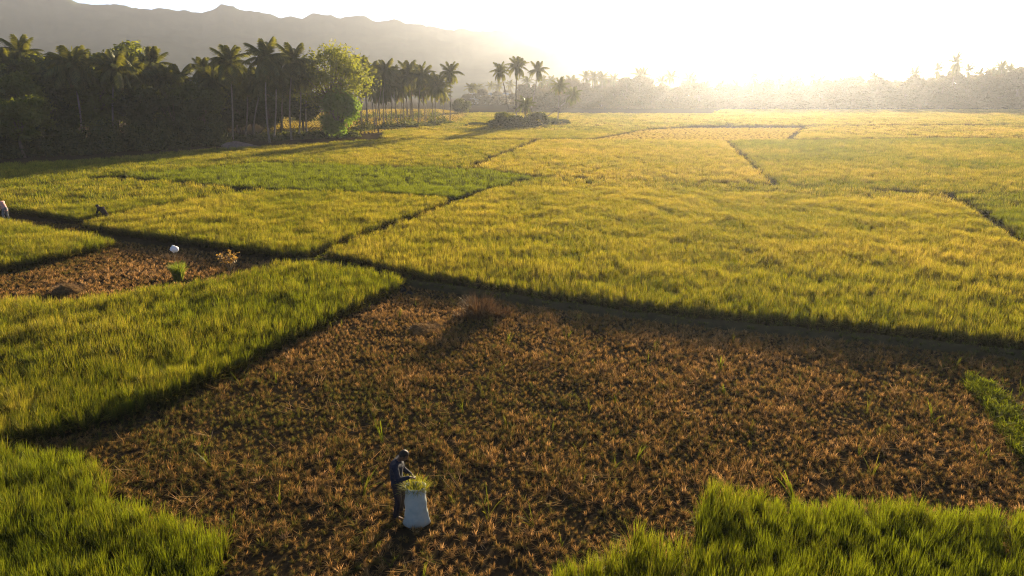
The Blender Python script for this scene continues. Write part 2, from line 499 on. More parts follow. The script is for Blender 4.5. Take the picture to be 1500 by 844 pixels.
def plant_field(name, poly, crop, ripe, label, angle=0.2, hscale=1.0, seed=1, jag=0.0, wave=0.10, rnd=0.07, thin=None):
    """fill a field polygon with plants on a jittered planting grid, finer near the camera"""
    rs = np.random.RandomState(seed)
    xs = [p[0] for p in poly]; ys = [p[1] for p in poly]
    first = None
    for d0, d1, kind, sp in BANDS[crop]:
        cx, cy_ = (min(xs) + max(xs)) / 2, (min(ys) + max(ys)) / 2
        half = math.hypot(max(xs) - min(xs), max(ys) - min(ys)) / 2 + 1
        k = int(half / sp) + 1
        if k > 4000: continue
        gx, gy = np.meshgrid(np.arange(-k, k + 1) * sp, np.arange(-k, k + 1) * sp)
        gx, gy = gx.ravel(), gy.ravel()
        ca, sa = math.cos(angle), math.sin(angle)
        x = cx + gx * ca - gy * sa; y = cy_ + gx * sa + gy * ca
        m = (x > min(xs) - 1) & (x < max(xs) + 1) & (y > min(ys) - 1) & (y < max(ys) + 1)
        x, y = x[m], y[m]
        x = x + rs.normal(0, sp * 0.22, x.shape); y = y + rs.normal(0, sp * 0.22, x.shape)
        d = np.hypot(x, y)
        m = (d >= d0) & (d < d1)
        # what a camera within a few metres of this one can see
        m &= (np.abs(x) < 0.92 * y + 10)
        x, y = x[m], y[m]
        if len(x) == 0: continue
        jx = x + (value_noise(x, y, 1.3, seed + 40) - 0.5) * jag; jy = y + (value_noise(x, y, 1.3, seed + 41) - 0.5) * jag
        m = in_poly(jx, jy, poly)
        for line, hw in GAPS:
            m &= seg_dist(x, y, line) > hw
        if thin is not None: m &= rs.rand(len(x)) < thin(x, y)
        x, y = x[m], y[m]
        N = len(x)
        if N == 0: continue
        big = value_noise(x, y, 9.0, seed + 7); mid = value_noise(x, y, 1.6, seed + 8); sml = value_noise(x, y, 0.7, seed + 9)
        tint = (ripe - 0.07 if crop == 'rice' else ripe) + (big - 0.5) * (0.34 if crop != 'stub' else 0.5) + (mid - 0.5) * 0.26 + rs.normal(0, rnd, N)
        sc = hscale * (0.98 + (mid - 0.5) * 2 * wave + (sml - 0.5) * 2 * wave * 1.3 + rs.normal(0, 0.055 if crop != 'stub' else 0.16, N))
        rot = np.stack([rs.normal(0, 0.10, N), rs.normal(0, 0.10, N), rs.rand(N) * 6.283], 1)
        wid = 0.9 + 0.25 * rs.rand(N)
        scl = np.stack([sc * wid, sc * wid, sc], 1)
        pos = np.stack([x, y, np.zeros(N) - 0.005], 1)
        o = scatter(name, kind, pos, rot, scl, rs.randint(0, PROTO[kind][1], N), np.clip(tint, 0, 1), None)
        if first is None:
            first = o; tag(o, label, kind='stuff')
        else:
            o.parent = first; tag(o, kind='stuff')
    return first

# ---- bunds: low earth ridges between the paddies
def bund(px_line, width=0.5, height=0.16, label=None, z=0.0, gap=None, seed=0):
    line = [P(a, b, z) for a, b in px_line]
    pts = []
    for p, q in zip(line[:-1], line[1:]):
        k = max(2, int((q - p).length / 0.8))
        pts += [p.lerp(q, i / k) for i in range(k)]
    pts.append(line[-1])
    rng = random.Random(seed)
    mb = MB(); vs, fs = [], []
    prof = [(-1.0, -0.04), (-0.6, 0.7), (-0.2, 1.0), (0.25, 0.95), (0.62, 0.65), (1.0, -0.04)]
    for i, p in enumerate(pts):
        d = (pts[min(i + 1, len(pts) - 1)] - pts[max(i - 1, 0)]); d.z = 0; d.normalize()
        sd = Vector((-d.y, d.x, 0))
        j = rng.uniform(-0.05, 0.05); hh = height * rng.uniform(0.75, 1.2); ww = width / 2 * rng.uniform(0.85, 1.2)
        for a, b in prof:
            vs.append(Vector((p.x, p.y, 0)) + sd * (a * ww + j) + Vector((0, 0, b * hh)))
    m = len(prof)
    for i in range(len(pts) - 1):
        for k in range(m - 1):
            fs.append((i * m + k, i * m + k + 1, (i + 1) * m + k + 1, (i + 1) * m + k))
    mb.add(vs, fs)
    o = obj('field_bund', mb.mesh('field_bund'), M['bund'])
    tag(o, label, kind='structure')
    GAPS.append(([(p.x, p.y) for p in line], gap if gap is not None else width * 0.5))
    return o

H_ = 0.72     # canopy height used to turn the seen canopy edges into places
bund([(470, 380), (540, 352), (615, 324), (672, 299), (730, 280), (785, 266)], 0.55, 0.15, 'earth bund along the left side of the large golden paddy', seed=1, gap=0.5)
bund([(425, 384), (470, 383), (530, 396), (600, 414)], 0.7, 0.18, 'earth bund at the head of the cut paddy, left end', seed=2, gap=0.35)
bund([(600, 416), (750, 439), (900, 461), (1050, 478), (1200, 492), (1350, 506), (1500, 523), (1650, 541)], 0.75, 0.22, 'grassy earth bund along the far side of the cut paddy', seed=3, gap=0.45)
bund([(120, 334), (200, 317), (290, 300), (358, 285)], 0.5, 0.14, 'earth bund rising away beside the two far workers', seed=4, gap=0.45)
bund([(250, 272), (355, 283), (440, 286), (560, 292), (672, 299)], 0.7, 0.16, 'earth bund in front of the bright green paddy', seed=5, gap=0.6)
bund([(790, 266), (950, 271), (1130, 278), (1260, 284), (1385, 291), (1500, 290), (1620, 289)], 0.9, 0.16, 'earth bund crossing behind the large golden paddy', seed=6, gap=0.55)
bund([(1064, 209), (1095, 238), (1132, 277)], 1.1, 0.2, 'earth bund running back through the golden fields', seed=7, gap=0.45)
bund([(1385, 291), (1440, 322), (1500, 368)], 0.8, 0.2, 'weedy earth bund at the right edge of the golden paddy', seed=8, gap=0.5)
bund([(560, 207), (720, 208), (870, 208), (1064, 209), (1153, 208), (1350, 206), (1560, 204)], 1.4, 0.2, 'long earth bund across the middle distance', seed=9, gap=1.0)
bund([(395, 243), (520, 248), (700, 254), (790, 265)], 0.9, 0.16, 'earth bund behind the bright green paddy', seed=10, gap=0.6)
bund([(690, 250), (725, 234), (758, 221), (790, 208)], 0.9, 0.16, 'weedy bund running back towards the palm clump', seed=11, gap=0.7)
bund([(1155, 208), (1168, 197), (1182, 187)], 1.4, 0.2, 'short bund beside the pale stubble field', seed=12, gap=0.8)
bund([(1000, 187), (1182, 187), (1320, 186), (1500, 185), (1600, 185)], 1.6, 0.2, 'far bund before the hazy treeline', seed=13, gap=1.3)
bund([(0, 285), (60, 277), (150, 266), (250, 272)], 0.6, 0.14, 'bund between the two left golden strips', seed=14, gap=0.5)
bund([(690, 166), (850, 167), (1060, 168)], 2.5, 0.5, 'brown far bank below the distant trees', seed=15, gap=1.6)

# ---- the paddies
RI = lambda pts: poly_px(pts, H_)
GR = poly_px
plant_field('rice_field', GR([(604, 415), (750, 436), (900, 458), (1050, 475), (1200, 489), (1350, 503), (1500, 519), (1720, 546), (1560, 420), (1500, 368), (1440, 322), (1385, 291), (1260, 284), (1130, 278), (950, 271), (790, 266), (672, 299), (615, 324), (540, 352), (474, 381), (540, 394)]),
            'rice', 0.60, 'large golden green standing rice paddy behind the cut field', angle=0.12, seed=11, hscale=0.97)
plant_field('rice_field', GR([(122, 337), (200, 350), (300, 365), (380, 377), (428, 384), (470, 380), (540, 352), (615, 324), (672, 300), (560, 293), (440, 287), (357, 286), (290, 301), (200, 318)]),
            'rice', 0.52, 'standing rice paddy between the scarecrow plot and bright green strip', angle=-0.3, seed=12)
plant_field('rice_field', GR([(357, 283), (440, 285), (560, 291), (672, 298), (730, 279), (786, 265), (700, 254), (520, 248), (395, 243), (300, 252), (180, 264), (250, 271)]),
            'rice', 0.03, 'bright green strip of younger standing rice', angle=-0.3, seed=13)
plant_field('rice_field', GR([(16, 313), (100, 326), (135, 331), (200, 316), (290, 299), (357, 284), (250, 273), (150, 267), (60, 278), (-10, 287), (-120, 300)]),
            'rice', 0.50, 'golden standing rice strip behind the two far workers', angle=-0.3, seed=14)
plant_field('rice_field', RI([(-260, 300), (0, 318), (60, 328), (110, 336), (168, 346), (150, 352), (80, 367), (0, 381), (-150, 410)]),
            'rice', 0.40, 'lens-shaped standing rice patch at the left beside scarecrow plot', angle=-0.3, seed=15)
plant_field('rice_field', RI([(-300, 436), (0, 431), (70, 434), (105, 434), (150, 425), (250, 412), (330, 399), (425, 378), (470, 378), (540, 391), (592, 402), (575, 412), (520, 437), (400, 492), (250, 560), (130, 600), (0, 622), (-400, 680)]),
            'rice', 0.38, 'green standing rice paddy left of the cut field', angle=0.35, seed=16, jag=0.35)
plant_field('rice_field', RI([(-300, 655), (0, 642), (40, 642), (90, 658), (130, 672), (150, 690), (165, 712), (205, 726), (250, 745), (300, 758), (336, 766), (340, 785), (318, 815), (298, 850), (270, 960), (-300, 960)]),
            'rice', 0.24, 'green standing rice in the bottom left corner', angle=0.3, seed=17, jag=0.35)
plant_field('rice_field', RI([(760, 960), (770, 850), (800, 823), (858, 800), (905, 792), (918, 776), (962, 772), (1000, 786), (1022, 800), (1024, 700), (1045, 696), (1100, 706), (1200, 722), (1330, 730), (1500, 740), (1760, 760), (1760, 960)]),
            'rice', 0.2, 'green standing rice in the bottom right corner', angle=0.1, seed=18, jag=0.22)
# middle distance and far
plant_field('rice_field', GR([(1500, 289), (1640, 289), (1760, 400), (1620, 440), (1502, 368), (1440, 322), (1387, 292)]), 'rice', 0.40, 'standing rice paddy beyond the weedy bund at right', seed=19)
plant_field('rice_field', GR([(792, 264), (950, 270), (1130, 276), (1095, 238), (1064, 210), (870, 209), (792, 209), (758, 222), (725, 235), (692, 251)]), 'rice', 0.78, 'golden rice field between the bright green strip and middle bund', seed=20)
plant_field('rice_field', GR([(1134, 277), (1260, 283), (1385, 290), (1640, 288), (1640, 204), (1350, 207), (1153, 209), (1066, 210), (1097, 238)]), 'rice', 0.55, 'wide golden rice field at right in the sun haze', seed=21)
plant_field('rice_field', GR([(395, 242), (520, 247), (690, 252), (725, 234), (758, 221), (785, 209), (560, 208), (470, 214), (300, 224), (160, 238)]), 'rice', 0.58, 'golden rice field striped by long palm shadows', seed=22)
plant_field('rice_field', GR([(-150, 262), (0, 246), (160, 238), (395, 242), (300, 251), (150, 265), (60, 276), (0, 284), (-160, 300)]), 'rice', 0.36, 'green golden rice field in front of the dark grove', seed=23)
plant_field('rice_field', GR([(560, 206), (720, 207), (865, 207), (945, 192), (1000, 188), (1060, 169), (850, 168), (690, 167), (672, 182), (640, 187), (560, 196)]), 'rice', 0.60, 'far golden rice field around the palm clump', seed=24)
plant_field('rice_field', GR([(1184, 186), (1320, 185), (1640, 184), (1640, 162), (1060, 162), (1000, 186)]), 'rice', 0.7, 'far rice field at the foot of the hazy treeline', seed=25)
plant_field('rice_field', GR([(1184, 188), (1160, 207), (1350, 205), (1640, 203), (1640, 186), (1320, 187)]), 'rice', 0.8, 'hazy golden rice field right of the pale stubble', seed=26)
plant_field('rice_stubble', GR([(868, 207), (945, 192), (1005, 189), (1178, 189), (1153, 207), (1064, 208)]), 'short', 0.98, 'pale harvested stubble field in the middle distance', seed=27, hscale=0.5)
plant_field('rice_stubble', GR([(470, 200), (560, 195), (640, 186), (672, 181), (690, 166), (640, 160), (560, 160), (400, 170), (380, 200)]), 'short', 0.92, 'orange harvested stubble behind the row of palms', seed=28, hscale=0.32)

# harvested plots
plant_field('rice_stubble', GR([(-420, 730), (-60, 660), (60, 640), (150, 622), (270, 577), (420, 507), (540, 452), (592, 420), (750, 446), (900, 467), (1050, 484), (1200, 498), (1350, 513), (1500, 530), (1720, 560), (1800, 760), (1800, 960), (-300, 960)]),
            'stub', 0.52, 'brown harvested paddy of cut rice stubble around the worker', angle=0.42, seed=31, wave=0.22, rnd=0.16,
            thin=lambda x, y: 0.93 - 0.25 * (value_noise(x, y, 1.1, 77) > 0.72))
plant_field('rice_stubble', GR([(-300, 470), (0, 450), (95, 445), (170, 436), (260, 425), (340, 412), (410, 396), (425, 388), (300, 369), (180, 355), (90, 378), (0, 396), (-200, 420)]),
            'stub', 0.50, 'small brown harvested plot around the white plastic scarecrow', angle=0.3, seed=32, wave=0.2, rnd=0.16)
plant_field('rice_stubble', GR([(-200, 318), (0, 320), (100, 330), (200, 322), (150, 335), (118, 342), (40, 335), (-200, 330)]),
            'stub', 0.40, 'narrow shaded stubble strip where the two far workers are', angle=-0.3, seed=33)

def scatter_free(name, kind, pts, tint, label, seed, hs=1.0, sj=0.2):
    rs = np.random.RandomState(seed)
    N = len(pts)
    pos = np.array([(p[0], p[1], p[2] if len(p) > 2 else 0.0) for p in pts])
    rot = np.stack([rs.normal(0, 0.12, N), rs.normal(0, 0.12, N), rs.rand(N) * 6.283], 1)
    sc = hs * (1 + rs.normal(0, sj, N))[:, None] * np.ones((1, 3))
    o = scatter(name, kind, pos, rot, sc, rs.randint(0, PROTO[kind][1], N), np.clip(tint + rs.normal(0, 0.12, N), 0, 1))
    return tag(o, label, kind='stuff')

rs0 = np.random.RandomState(5)
main_cut = GR([(80, 650), (270, 585), (420, 515), (592, 425), (900, 470), (1500, 533), (1600, 840), (340, 880), (330, 780), (150, 710)])
def rand_in(poly, n, rs):
    xs = [p[0] for p in poly]; ys = [p[1] for p in poly]
    x = rs.uniform(min(xs), max(xs), n * 4); y = rs.uniform(min(ys), max(ys), n * 4)
    m = in_poly(x, y, poly)
    return list(zip(x[m][:n], y[m][:n]))
scatter_free('loose_straw', 'fallen', [(x, y, 0.05 + 0.10 * rs0.rand()) for x, y in rand_in(main_cut, 260, rs0)], 0.75, 'loose straw strewn over the cut paddy', 3)
scatter_free('weed_sprouts', 'sprout', rand_in(main_cut, 90, rs0), 0.15, 'thin green weed sprouts standing in the stubble', 4, 0.8, 0.3)
weed_strip = GR([(1412, 566), (1424, 556), (1450, 566), (1478, 592), (1500, 622), (1580, 700), (1560, 720), (1500, 680), (1466, 640), (1440, 596)])
scatter_free('low_weeds', 'weed', rand_in(weed_strip, 700, rs0), 0.10, 'strip of low green weeds at the right of the cut paddy', 6, 1.0, 0.3)
# short grass on the bund beside the cut field
gp = []
for line, hw in GAPS[:14]:
    for (x0, y0), (x1, y1) in zip(line[:-1], line[1:]):
        L = math.hypot(x1 - x0, y1 - y0)
        dist = math.hypot(x0 + x1, y0 + y1) / 2
        if dist > 110: continue
        for _ in range(int(L * (18 if dist < 40 else 4))):
            t = rs0.rand(); o_ = rs0.normal(0, 0.5) * hw
            nx, ny = -(y1 - y0) / L, (x1 - x0) / L
            gp.append((x0 + (x1 - x0) * t + nx * o_, y0 + (y1 - y0) * t + ny * o_, 0.10))
scatter_free('bund_grass', 'weed', gp, 0.22, 'short grass growing on the paddy bunds', 7, 0.7, 0.35)

# ------------------------------------------------------------------ trees
def frond_mesh(name, seed, L=3.8, droop=0.9, pairs=42, mat='frond'):
    """one coconut frond growing along +X from the origin, rising then arching down, with hanging leaflets"""
    rng = random.Random(seed)
    mb = MB()
    def rach(t):
        return Vector((L * (t - 0.16 * droop * t * t), 0, L * (0.30 * t - 0.62 * droop * t * t)))
    pts = [rach(i / 7) for i in range(8)]
    mb.tube(pts, [0.05 * (1 - 0.85 * i / 7) for i in range(8)], 4, False, 0.5)
    for i in range(pairs):
        t = 0.10 + 0.88 * i / (pairs - 1)
        p = rach(t); d = (rach(min(1, t + 0.03)) - rach(t - 0.03)).normalized()
        ll = 0.95 * (0.45 + 1.1 * math.sin(math.pi * min(1, 0.15 + 0.8 * t))) * rng.uniform(0.8, 1.1) * L / 3.6 * 0.75
        for sgn in (-1, 1):
            sw = rng.uniform(0.35, 0.6)
            o1 = (Vector((0, sgn, 0)) * 0.75 + d * sw).normalized()
            tip = p + o1 * ll * 0.80 + Vector((0, 0, -ll * rng.uniform(0.5, 1.0)))
            midp = p + o1 * ll * 0.5 + Vector((0, 0, -ll * 0.16))
            w = d * 0.062 * L / 3.6
            mb.add([p - w, p + w, midp + w * 0.9, midp - w * 0.9, tip], [(0, 1, 2, 3), (3, 2, 4)], [0, 0, .5, .5, 1], rng.random())
    me = mb.mesh(name); me.materials.append(M[mat])
    return me
FR = [frond_mesh('frond', 10 + i, 3.6, dr) for i, dr in enumerate((0.6, 1.0, 1.35, 1.75))]
FR_DRY = frond_mesh('dry_frond', 33, 3.2, 1.5, 16, 'dry_frond')

def trunk_mesh(name, top, rad0, rad1, bend, mat, sides=8, seg=12):
    mb = MB()
    pts, rd = [], []
    for i in range(seg + 1):
        t = i / seg
        p = Vector((top.x * t ** 1.3 + bend.x * math.sin(math.pi * t), top.y * t ** 1.3 + bend.y * math.sin(math.pi * t), top.z * t - 0.05 * (i == 0)))
        pts.append(p); rd.append((rad0 * (1.7 if i == 0 else 1.25 if i == 1 else 1)) * (1 - t) + rad1 * t)
    mb.tube(pts, rd, sides)
    me = mb.mesh(name); me.materials.append(M[mat])
    return me

def fronds_for(rng, n, size, spread=1.0):
    """rotation (matrix) and mesh of each frond of a crown"""
    out = []
    for i in range(n):
        q = (i + 0.5) / n                      # 0 young upright .. 1 old hanging
        yaw = i * 2.39996 + rng.uniform(-0.25, 0.25)
        pitch = R(74) * (1 - q) ** 0.9 - R(46) * q + R(rng.uniform(-12, 12))
        me = FR[0] if q < 0.25 else FR[1] if q < 0.55 else FR[2] if q < 0.85 else FR[3]
        s = size * (0.72 + 0.38 * math.sin(math.pi * min(1, 0.25 + 0.7 * q))) * rng.uniform(0.9, 1.1)
        out.append((me, Euler((rng.uniform(-0.3, 0.3), -pitch, yaw), 'XYZ'), s))
    return out

def palm(base, top, label, group=None, n=20, size=1.0, seed=0, bend=(0, 0), r=0.17, dry=2, parts=True, nuts=True):
    """base: ground point; top: world point of the crown centre"""
    rng = random.Random(seed)
    e = empty('coconut_palm', base)
    tag(e, label, 'palm tree', group)
    tp = Vector(top) - Vector(base)
    obj('trunk', trunk_mesh('palm_trunk', tp, r, r * 0.62, Vector((bend[0], bend[1], 0)), 'palm_bark'), None, e)
    fl = fronds_for(rng, n, size)
    if parts:
        for me, rot, s in fl:
            f = obj('frond', me, None, e, tp)
            f.rotation_euler = rot; f.scale = (s, s, s)
        for i in range(dry):
            f = obj('dry_frond', FR_DRY, None, e, tp + Vector((0, 0, -0.1)))
            f.rotation_euler = (rng.uniform(-.3, .3), R(rng.uniform(50, 75)), rng.random() * 6.28); f.scale = (size * .8,) * 3
    else:
        bm = bmesh.new()
        for me, rot, s in fl:
            n0 = len(bm.verts); bm.from_mesh(me); bm.verts.ensure_lookup_table()
            mt = Matrix.LocRotScale(None, rot, (s, s, s))
            for vv in bm.verts[n0:]: vv.co = mt @ vv.co
        me = bpy.data.meshes.new('palm_crown'); bm.to_mesh(me); bm.free(); me.materials.append(M['frond'])
        obj('crown', me, None, e, tp)
    if nuts:
        mb = MB()
        for i in range(6):
            a = i * 1.05; c0 = Vector((0.26 * math.cos(a), 0.26 * math.sin(a), -0.28 - 0.12 * (i % 2)))
            mb.tube([c0 + Vector((0, 0, z)) for z in (-0.14, -0.09, 0, 0.09, 0.14)], [0.02, 0.09, 0.12, 0.09, 0.02], 6)
        me = mb.mesh('coconuts'); me.materials.append(M['leaf_mid'])
        obj('coconut_cluster', me, None, e, tp)
    return e

def copy_tree(o, loc, rz, s, label, group=None):
    c = o.copy(); col.objects.link(c); c.location = loc; c.rotation_euler = (0, 0, rz); c.scale = (s, s, s) if not hasattr(s, '__len__') else s
    c['label'] = label
    if group: c['group'] = group
    elif 'group' in c: del c['group']
    for ch in o.children:
        d = ch.copy(); col.objects.link(d); d.parent = c
    return c

def broadleaf_meshes(seed, H, crown_r, crown_z0, nblob, nleaf, leaf, mat, flat=0.75, openness=0.25, trunk_r=0.22):
    """trunk with limbs reaching every clump, and a crown of leaf-sized faces in uneven clumps"""
    rng = random.Random(seed); rs = np.random.RandomState(seed)
    tb = MB()
    zc = (H + crown_z0) / 2; rz = (H - crown_z0) / 2
    fork = Vector((rng.uniform(-.3, .3), rng.uniform(-.3, .3), crown_z0 + 0.18 * (H - crown_z0)))
    tb.tube([Vector((0, 0, -0.1)), fork * 0.5 + Vector((rng.uniform(-.15, .15), 0, 0)), fork], [trunk_r * 1.35, trunk_r, trunk_r * 0.8], 8)
    blobs = []
    for i in range(nblob):
        a = rng.random() * 6.283; q = rng.uniform(-1, 1)
        rr = math.sqrt(max(0, 1 - q * q)) * rng.uniform(0.45, 0.85)
        c = Vector((crown_r * rr * math.cos(a), crown_r * rr * math.sin(a), zc + rz * q * 0.78))
        b = crown_r * rng.uniform(0.22, 0.42)
        blobs.append((c, b))
        md = fork.lerp(c, 0.5) + Vector((rng.uniform(-.3, .3), rng.uniform(-.3, .3), rng.uniform(0, .5)))
        tb.tube([fork * rng.uniform(0.75, 1.0), md, c], [trunk_r * 0.5, trunk_r * 0.28, trunk_r * 0.08], 5, False)
    tm = tb.mesh('trunk'); tm.materials.append(M['bark'])
    N = nleaf
    bi = rs.choice(nblob, N, p=np.array([b * b for _, b in blobs]) / sum(b * b for _, b in blobs))
    C = np.array([tuple(c) for c, _ in blobs])[bi]; B = np.array([b for _, b in blobs])[bi]
    d = rs.normal(size=(N, 3)); d /= np.linalg.norm(d, axis=1)[:, None]
    rad = B * np.clip(0.92 + rs.normal(0, 0.22, N) - openness * rs.rand(N) ** 2, 0.1, 1.5)
    pos = C + d * rad[:, None] * np.array([1, 1, flat])
    pos[:, 2] = np.maximum(pos[:, 2], 0.1)
    u = rs.normal(size=(N, 3)); u /= np.linalg.norm(u, axis=1)[:, None]
    w = np.cross(u, d + rs.normal(0, 0.5, (N, 3))); w /= np.linalg.norm(w, axis=1)[:, None] + 1e-9
    s = leaf * rs.uniform(0.6, 1.3, N)[:, None]
    V = np.stack([pos - u * s * 0.9, pos + w * s * 0.42 + u * s * .05, pos + u * s * 0.9 + np.array([0, 0, -0.25]) * s, pos - w * s * 0.42 + u * s * .05], 1).reshape(-1, 3)
    me = bpy.data.meshes.new('crown')
    me.from_pydata(V.tolist(), [], [(4 * i, 4 * i + 1, 4 * i + 2, 4 * i + 3) for i in range(N)])
    brand = rs.rand(nblob)
    rv = np.clip(0.5 * brand[bi] + 0.5 * rs.rand(N), 0, 1)
    a = me.attributes.new('r', 'FLOAT', 'POINT'); a.data.foreach_set('value', np.repeat(rv, 4).astype(np.float32))
    me.materials.append(M[mat])
    return tm, me

TREES = {}
def tree(kind, base, rz, s, label, group=None, name='broadleaf_tree', cat='tree'):
    tm, cm = TREES[kind]
    e = empty(name, base, rz)
    e.scale = s if hasattr(s, '__len__') else (s, s, s)
    tag(e, label, cat, group)
    obj('trunk', tm, None, e); obj('crown', cm, None, e)
    return e
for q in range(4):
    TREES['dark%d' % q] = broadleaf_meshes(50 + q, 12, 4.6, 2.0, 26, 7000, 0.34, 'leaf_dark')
for q in range(2):
    TREES['mid%d' % q] = broadleaf_meshes(70 + q, 12, 4.2, 2.6, 24, 6000, 0.32, 'leaf_mid')
for q in range(4):
    TREES['far%d' % q] = broadleaf_meshes(80 + q, 14, 5.2, 1.2, 24, 4600, 0.62, 'leaf_far')
TREES['big'] = broadleaf_meshes(91, 17.2, 7.4, 4.0, 60, 6500, 0.34, 'leaf_mid', 0.75, 0.6, 0.35)
TREES['willow'] = broadleaf_meshes(92, 9.0, 4.2, 0.8, 26, 9000, 0.30, 'leaf_light', 0.9, 0.15, 0.2)
for q in range(3):
    TREES['shrub%d' % q] = broadleaf_meshes(95 + q, 2.6, 2.0, 0.1, 16, 2600, 0.20, 'leaf_dark', 0.8, 0.1, 0.06)
for q in range(2):
    TREES['fshrub%d' % q] = broadleaf_meshes(98 + q, 3.0, 2.6, 0.1, 16, 2000, 0.26, 'leaf_mid', 0.8, 0.1, 0.06)

def gpalm(bx, by, cx, cyy, label, group=None, **k):
    b = P(bx, by)
    z = height_at(b, cyy)
    c, s = math.cos(PITCH), math.sin(PITCH); v = (cyy - 422) / 1000
    t = b.y / (c - v * s)
    return palm(b, Vector(((cx - 750) / 1000 * t, b.y + k.pop('dy', 0), z)), label, group, **k)

rg = random.Random(8)
# the clump standing in the field
gpalm(743, 178, 733, 106, 'tall palm with slightly leaning trunk, first of the field clump', seed=1, n=22, size=0.86, bend=(0.5, 0), r=0.2)
gpalm(757, 180, 758, 99, 'tallest straight palm in the middle of the field clump', seed=2, n=24, size=0.92, bend=(-0.3, 0), r=0.22)
gpalm(775, 179, 788, 104, 'tall palm leaning right with bare trunk in the field clump', seed=3, n=22, size=0.88, bend=(0.3, 0), r=0.18)
gpalm(769, 182, 770, 155, 'short young palm with drooping brown fronds in the field clump', seed=4, n=16, size=0.85, r=0.2, dry=6)
gpalm(817, 180, 820, 127, 'mid-height straight palm at the right end of the field clump', seed=5, n=22, size=0.8, dry=4)
gpalm(793, 178, 841, 140, 'palm growing out at a low slant to the right of the clump', seed=6, n=22, size=0.82, bend=(1.0, 0), dy=3.0)
for i, (a, b, k, s, lab) in enumerate([
        (738, 190, 'shrub0', (1.9, 1.6, 1.45), 'large rounded dark bush at the left foot of the palm clump'),
        (757, 189, 'shrub1', (1.4, 1.3, 1.1), 'lower dark bush in the middle of the palm clump'),
        (786, 187, 'shrub2', (1.7, 1.5, 1.35), 'rounded dark bush under the slanting palm'),
        (805, 185, 'shrub1', (1.3, 1.2, 0.75), 'low bush beside the rounded bush under the slanting palm'),
        (822, 184, 'shrub0', (1.7, 1.2, 0.6), 'low spreading bush at the right end of the clump'),
        (702, 186, 'shrub2', (1.8, 1.1, 0.42), 'flat low bush lying alone left of the palm clump'),
        (676, 166, 'shrub0', (2.2, 1.8, 2.0), 'round bush standing in the gap right of the palm row')]):
    tree(k, P(a, b), i * 1.3, s, lab, None, 'bush', 'bush')

# the palm row behind the middle field
row = [(659, 181, 660, 108, 1.0, 'tall lone palm at the right end of the palm row'),
       (638, 183, 640, 128, 0.95, 'shorter palm with hanging fronds beside the lone tall palm'),
       (646, 182, 652, 140, 0.8, None), (616, 183, 617, 112, 1.0, None), (601, 185, 600, 112, 1.05, None), (607, 184, 606, 120, 1.0, None),
       (594, 184, 592, 122, 0.95, None), (578, 186, 578, 112, 0.8, None), (571, 186, 574, 124, 0.9, None), (561, 187, 562, 106, 1.0, None), (555, 188, 557, 118, 1.0, None),
       (545, 189, 541, 108, 1.0, None), (540, 189, 535, 118, 1.0, None), (528, 190, 528, 104, 1.0, None), (586, 180, 588, 126, 0.9, None), (628, 178, 627, 122, 0.85, None), (552, 180, 549, 126, 0.9, None)]
for i, (a, b, c_, d_, s, lab) in enumerate(row):
    jb = 0 if lab else rg.uniform(-4.5, 1.0)
    gpalm(a + (0 if lab else rg.uniform(-5, 5)), b + jb, c_ + (0 if lab else rg.uniform(-3, 3)), d_, lab or 'slender palm standing close among others in the palm row', None if lab else 'palms of the row', seed=20 + i, n=26, size=s * rg.uniform(0.85, 1.2), r=0.13, bend=(0.2 * (-1) ** i, 0), parts=True, dry=2, nuts=False)
# the grove
grove = [(341, 209, 336, 95, 1.1, 'palm with bushy crown and pale trunk in front of the grove'),
         (395, 209, 390, 88, 1.15, 'tallest palm of the grove beside the big broadleaf tree'),
         (402, 206, 404, 108, 1.0, None), (427, 205, 429, 93, 1.05, 'dark palm between the tallest palm and big broadleaf tree'),
         (438, 203, 440, 112, 0.9, None), (372, 204, 386, 122, 0.9, 'palm with a pale trunk leaning to the right in the grove'),
         (360, 203, 362, 122, 0.95, None), (415, 200, 417, 118, 0.95, None), (350, 201, 320, 116, 0.95, None), (450, 200, 452, 110, 1.0, None),
         (122, 218, 106, 100, 1.1, 'palm with broad crown and curved trunk in the dark left grove'),
         (170, 215, 168, 104, 1.1, 'palm with pale vertical spears at the middle of the left grove'),
         (28, 212, 31, 82, 0.85, 'palm rising above the grove at the far left'),
         (64, 210, 66, 112, 1.0, None), (150, 206, 149, 100, 0.8, None), (226, 206, 224, 98, 0.95, None), (200, 210, 196, 112, 1.0, None),
         (300, 203, 297, 104, 0.9, None), (262, 206, 262, 122, 0.95, None), (5, 215, 3, 96, 0.9, None), (88, 214, 80, 118, 0.9, None), (318, 206, 310, 120, 0.9, None), (240, 208, 243, 118, 0.9, None)]
for i, (a, b, c_, d_, s, lab) in enumerate(grove):
    gpalm(a, b, c_, d_, lab or 'palm half hidden among the dark grove trees', None if lab else 'palms in the grove', seed=60 + i, n=27, size=s * rg.uniform(0.9, 1.25), r=0.16, bend=(0.3 * (-1) ** i, 0), parts=True, dry=2, nuts=False)
for i, (a, b, k, h) in enumerate([(372, 196, 'dark1', 10.5), (412, 194, 'dark2', 11.0), (445, 192, 'dark0', 12.0), (352, 199, 'dark3', 9.5), (395, 198, 'dark0', 8.0)]):
    tree(k, P(a, b), i * 1.7, (h / 11.0, h / 11.0, h / 12.0), 'shaded broadleaf tree behind the tall palms of the grove', 'shaded trees behind the tall grove palms')
for i in range(12):
    a = 530 + i * 9.4 + rg.uniform(-2, 2)
    gpalm(a, 179 + rg.uniform(-2, 1.5), a + rg.uniform(-5, 5), 122 + rg.uniform(-8, 16), 'palm of the hazier back rank in the palm row', 'back rank of the palm row', seed=130 + i, n=22, size=rg.uniform(0.95, 1.2), r=0.13, parts=True, dry=3, nuts=False)
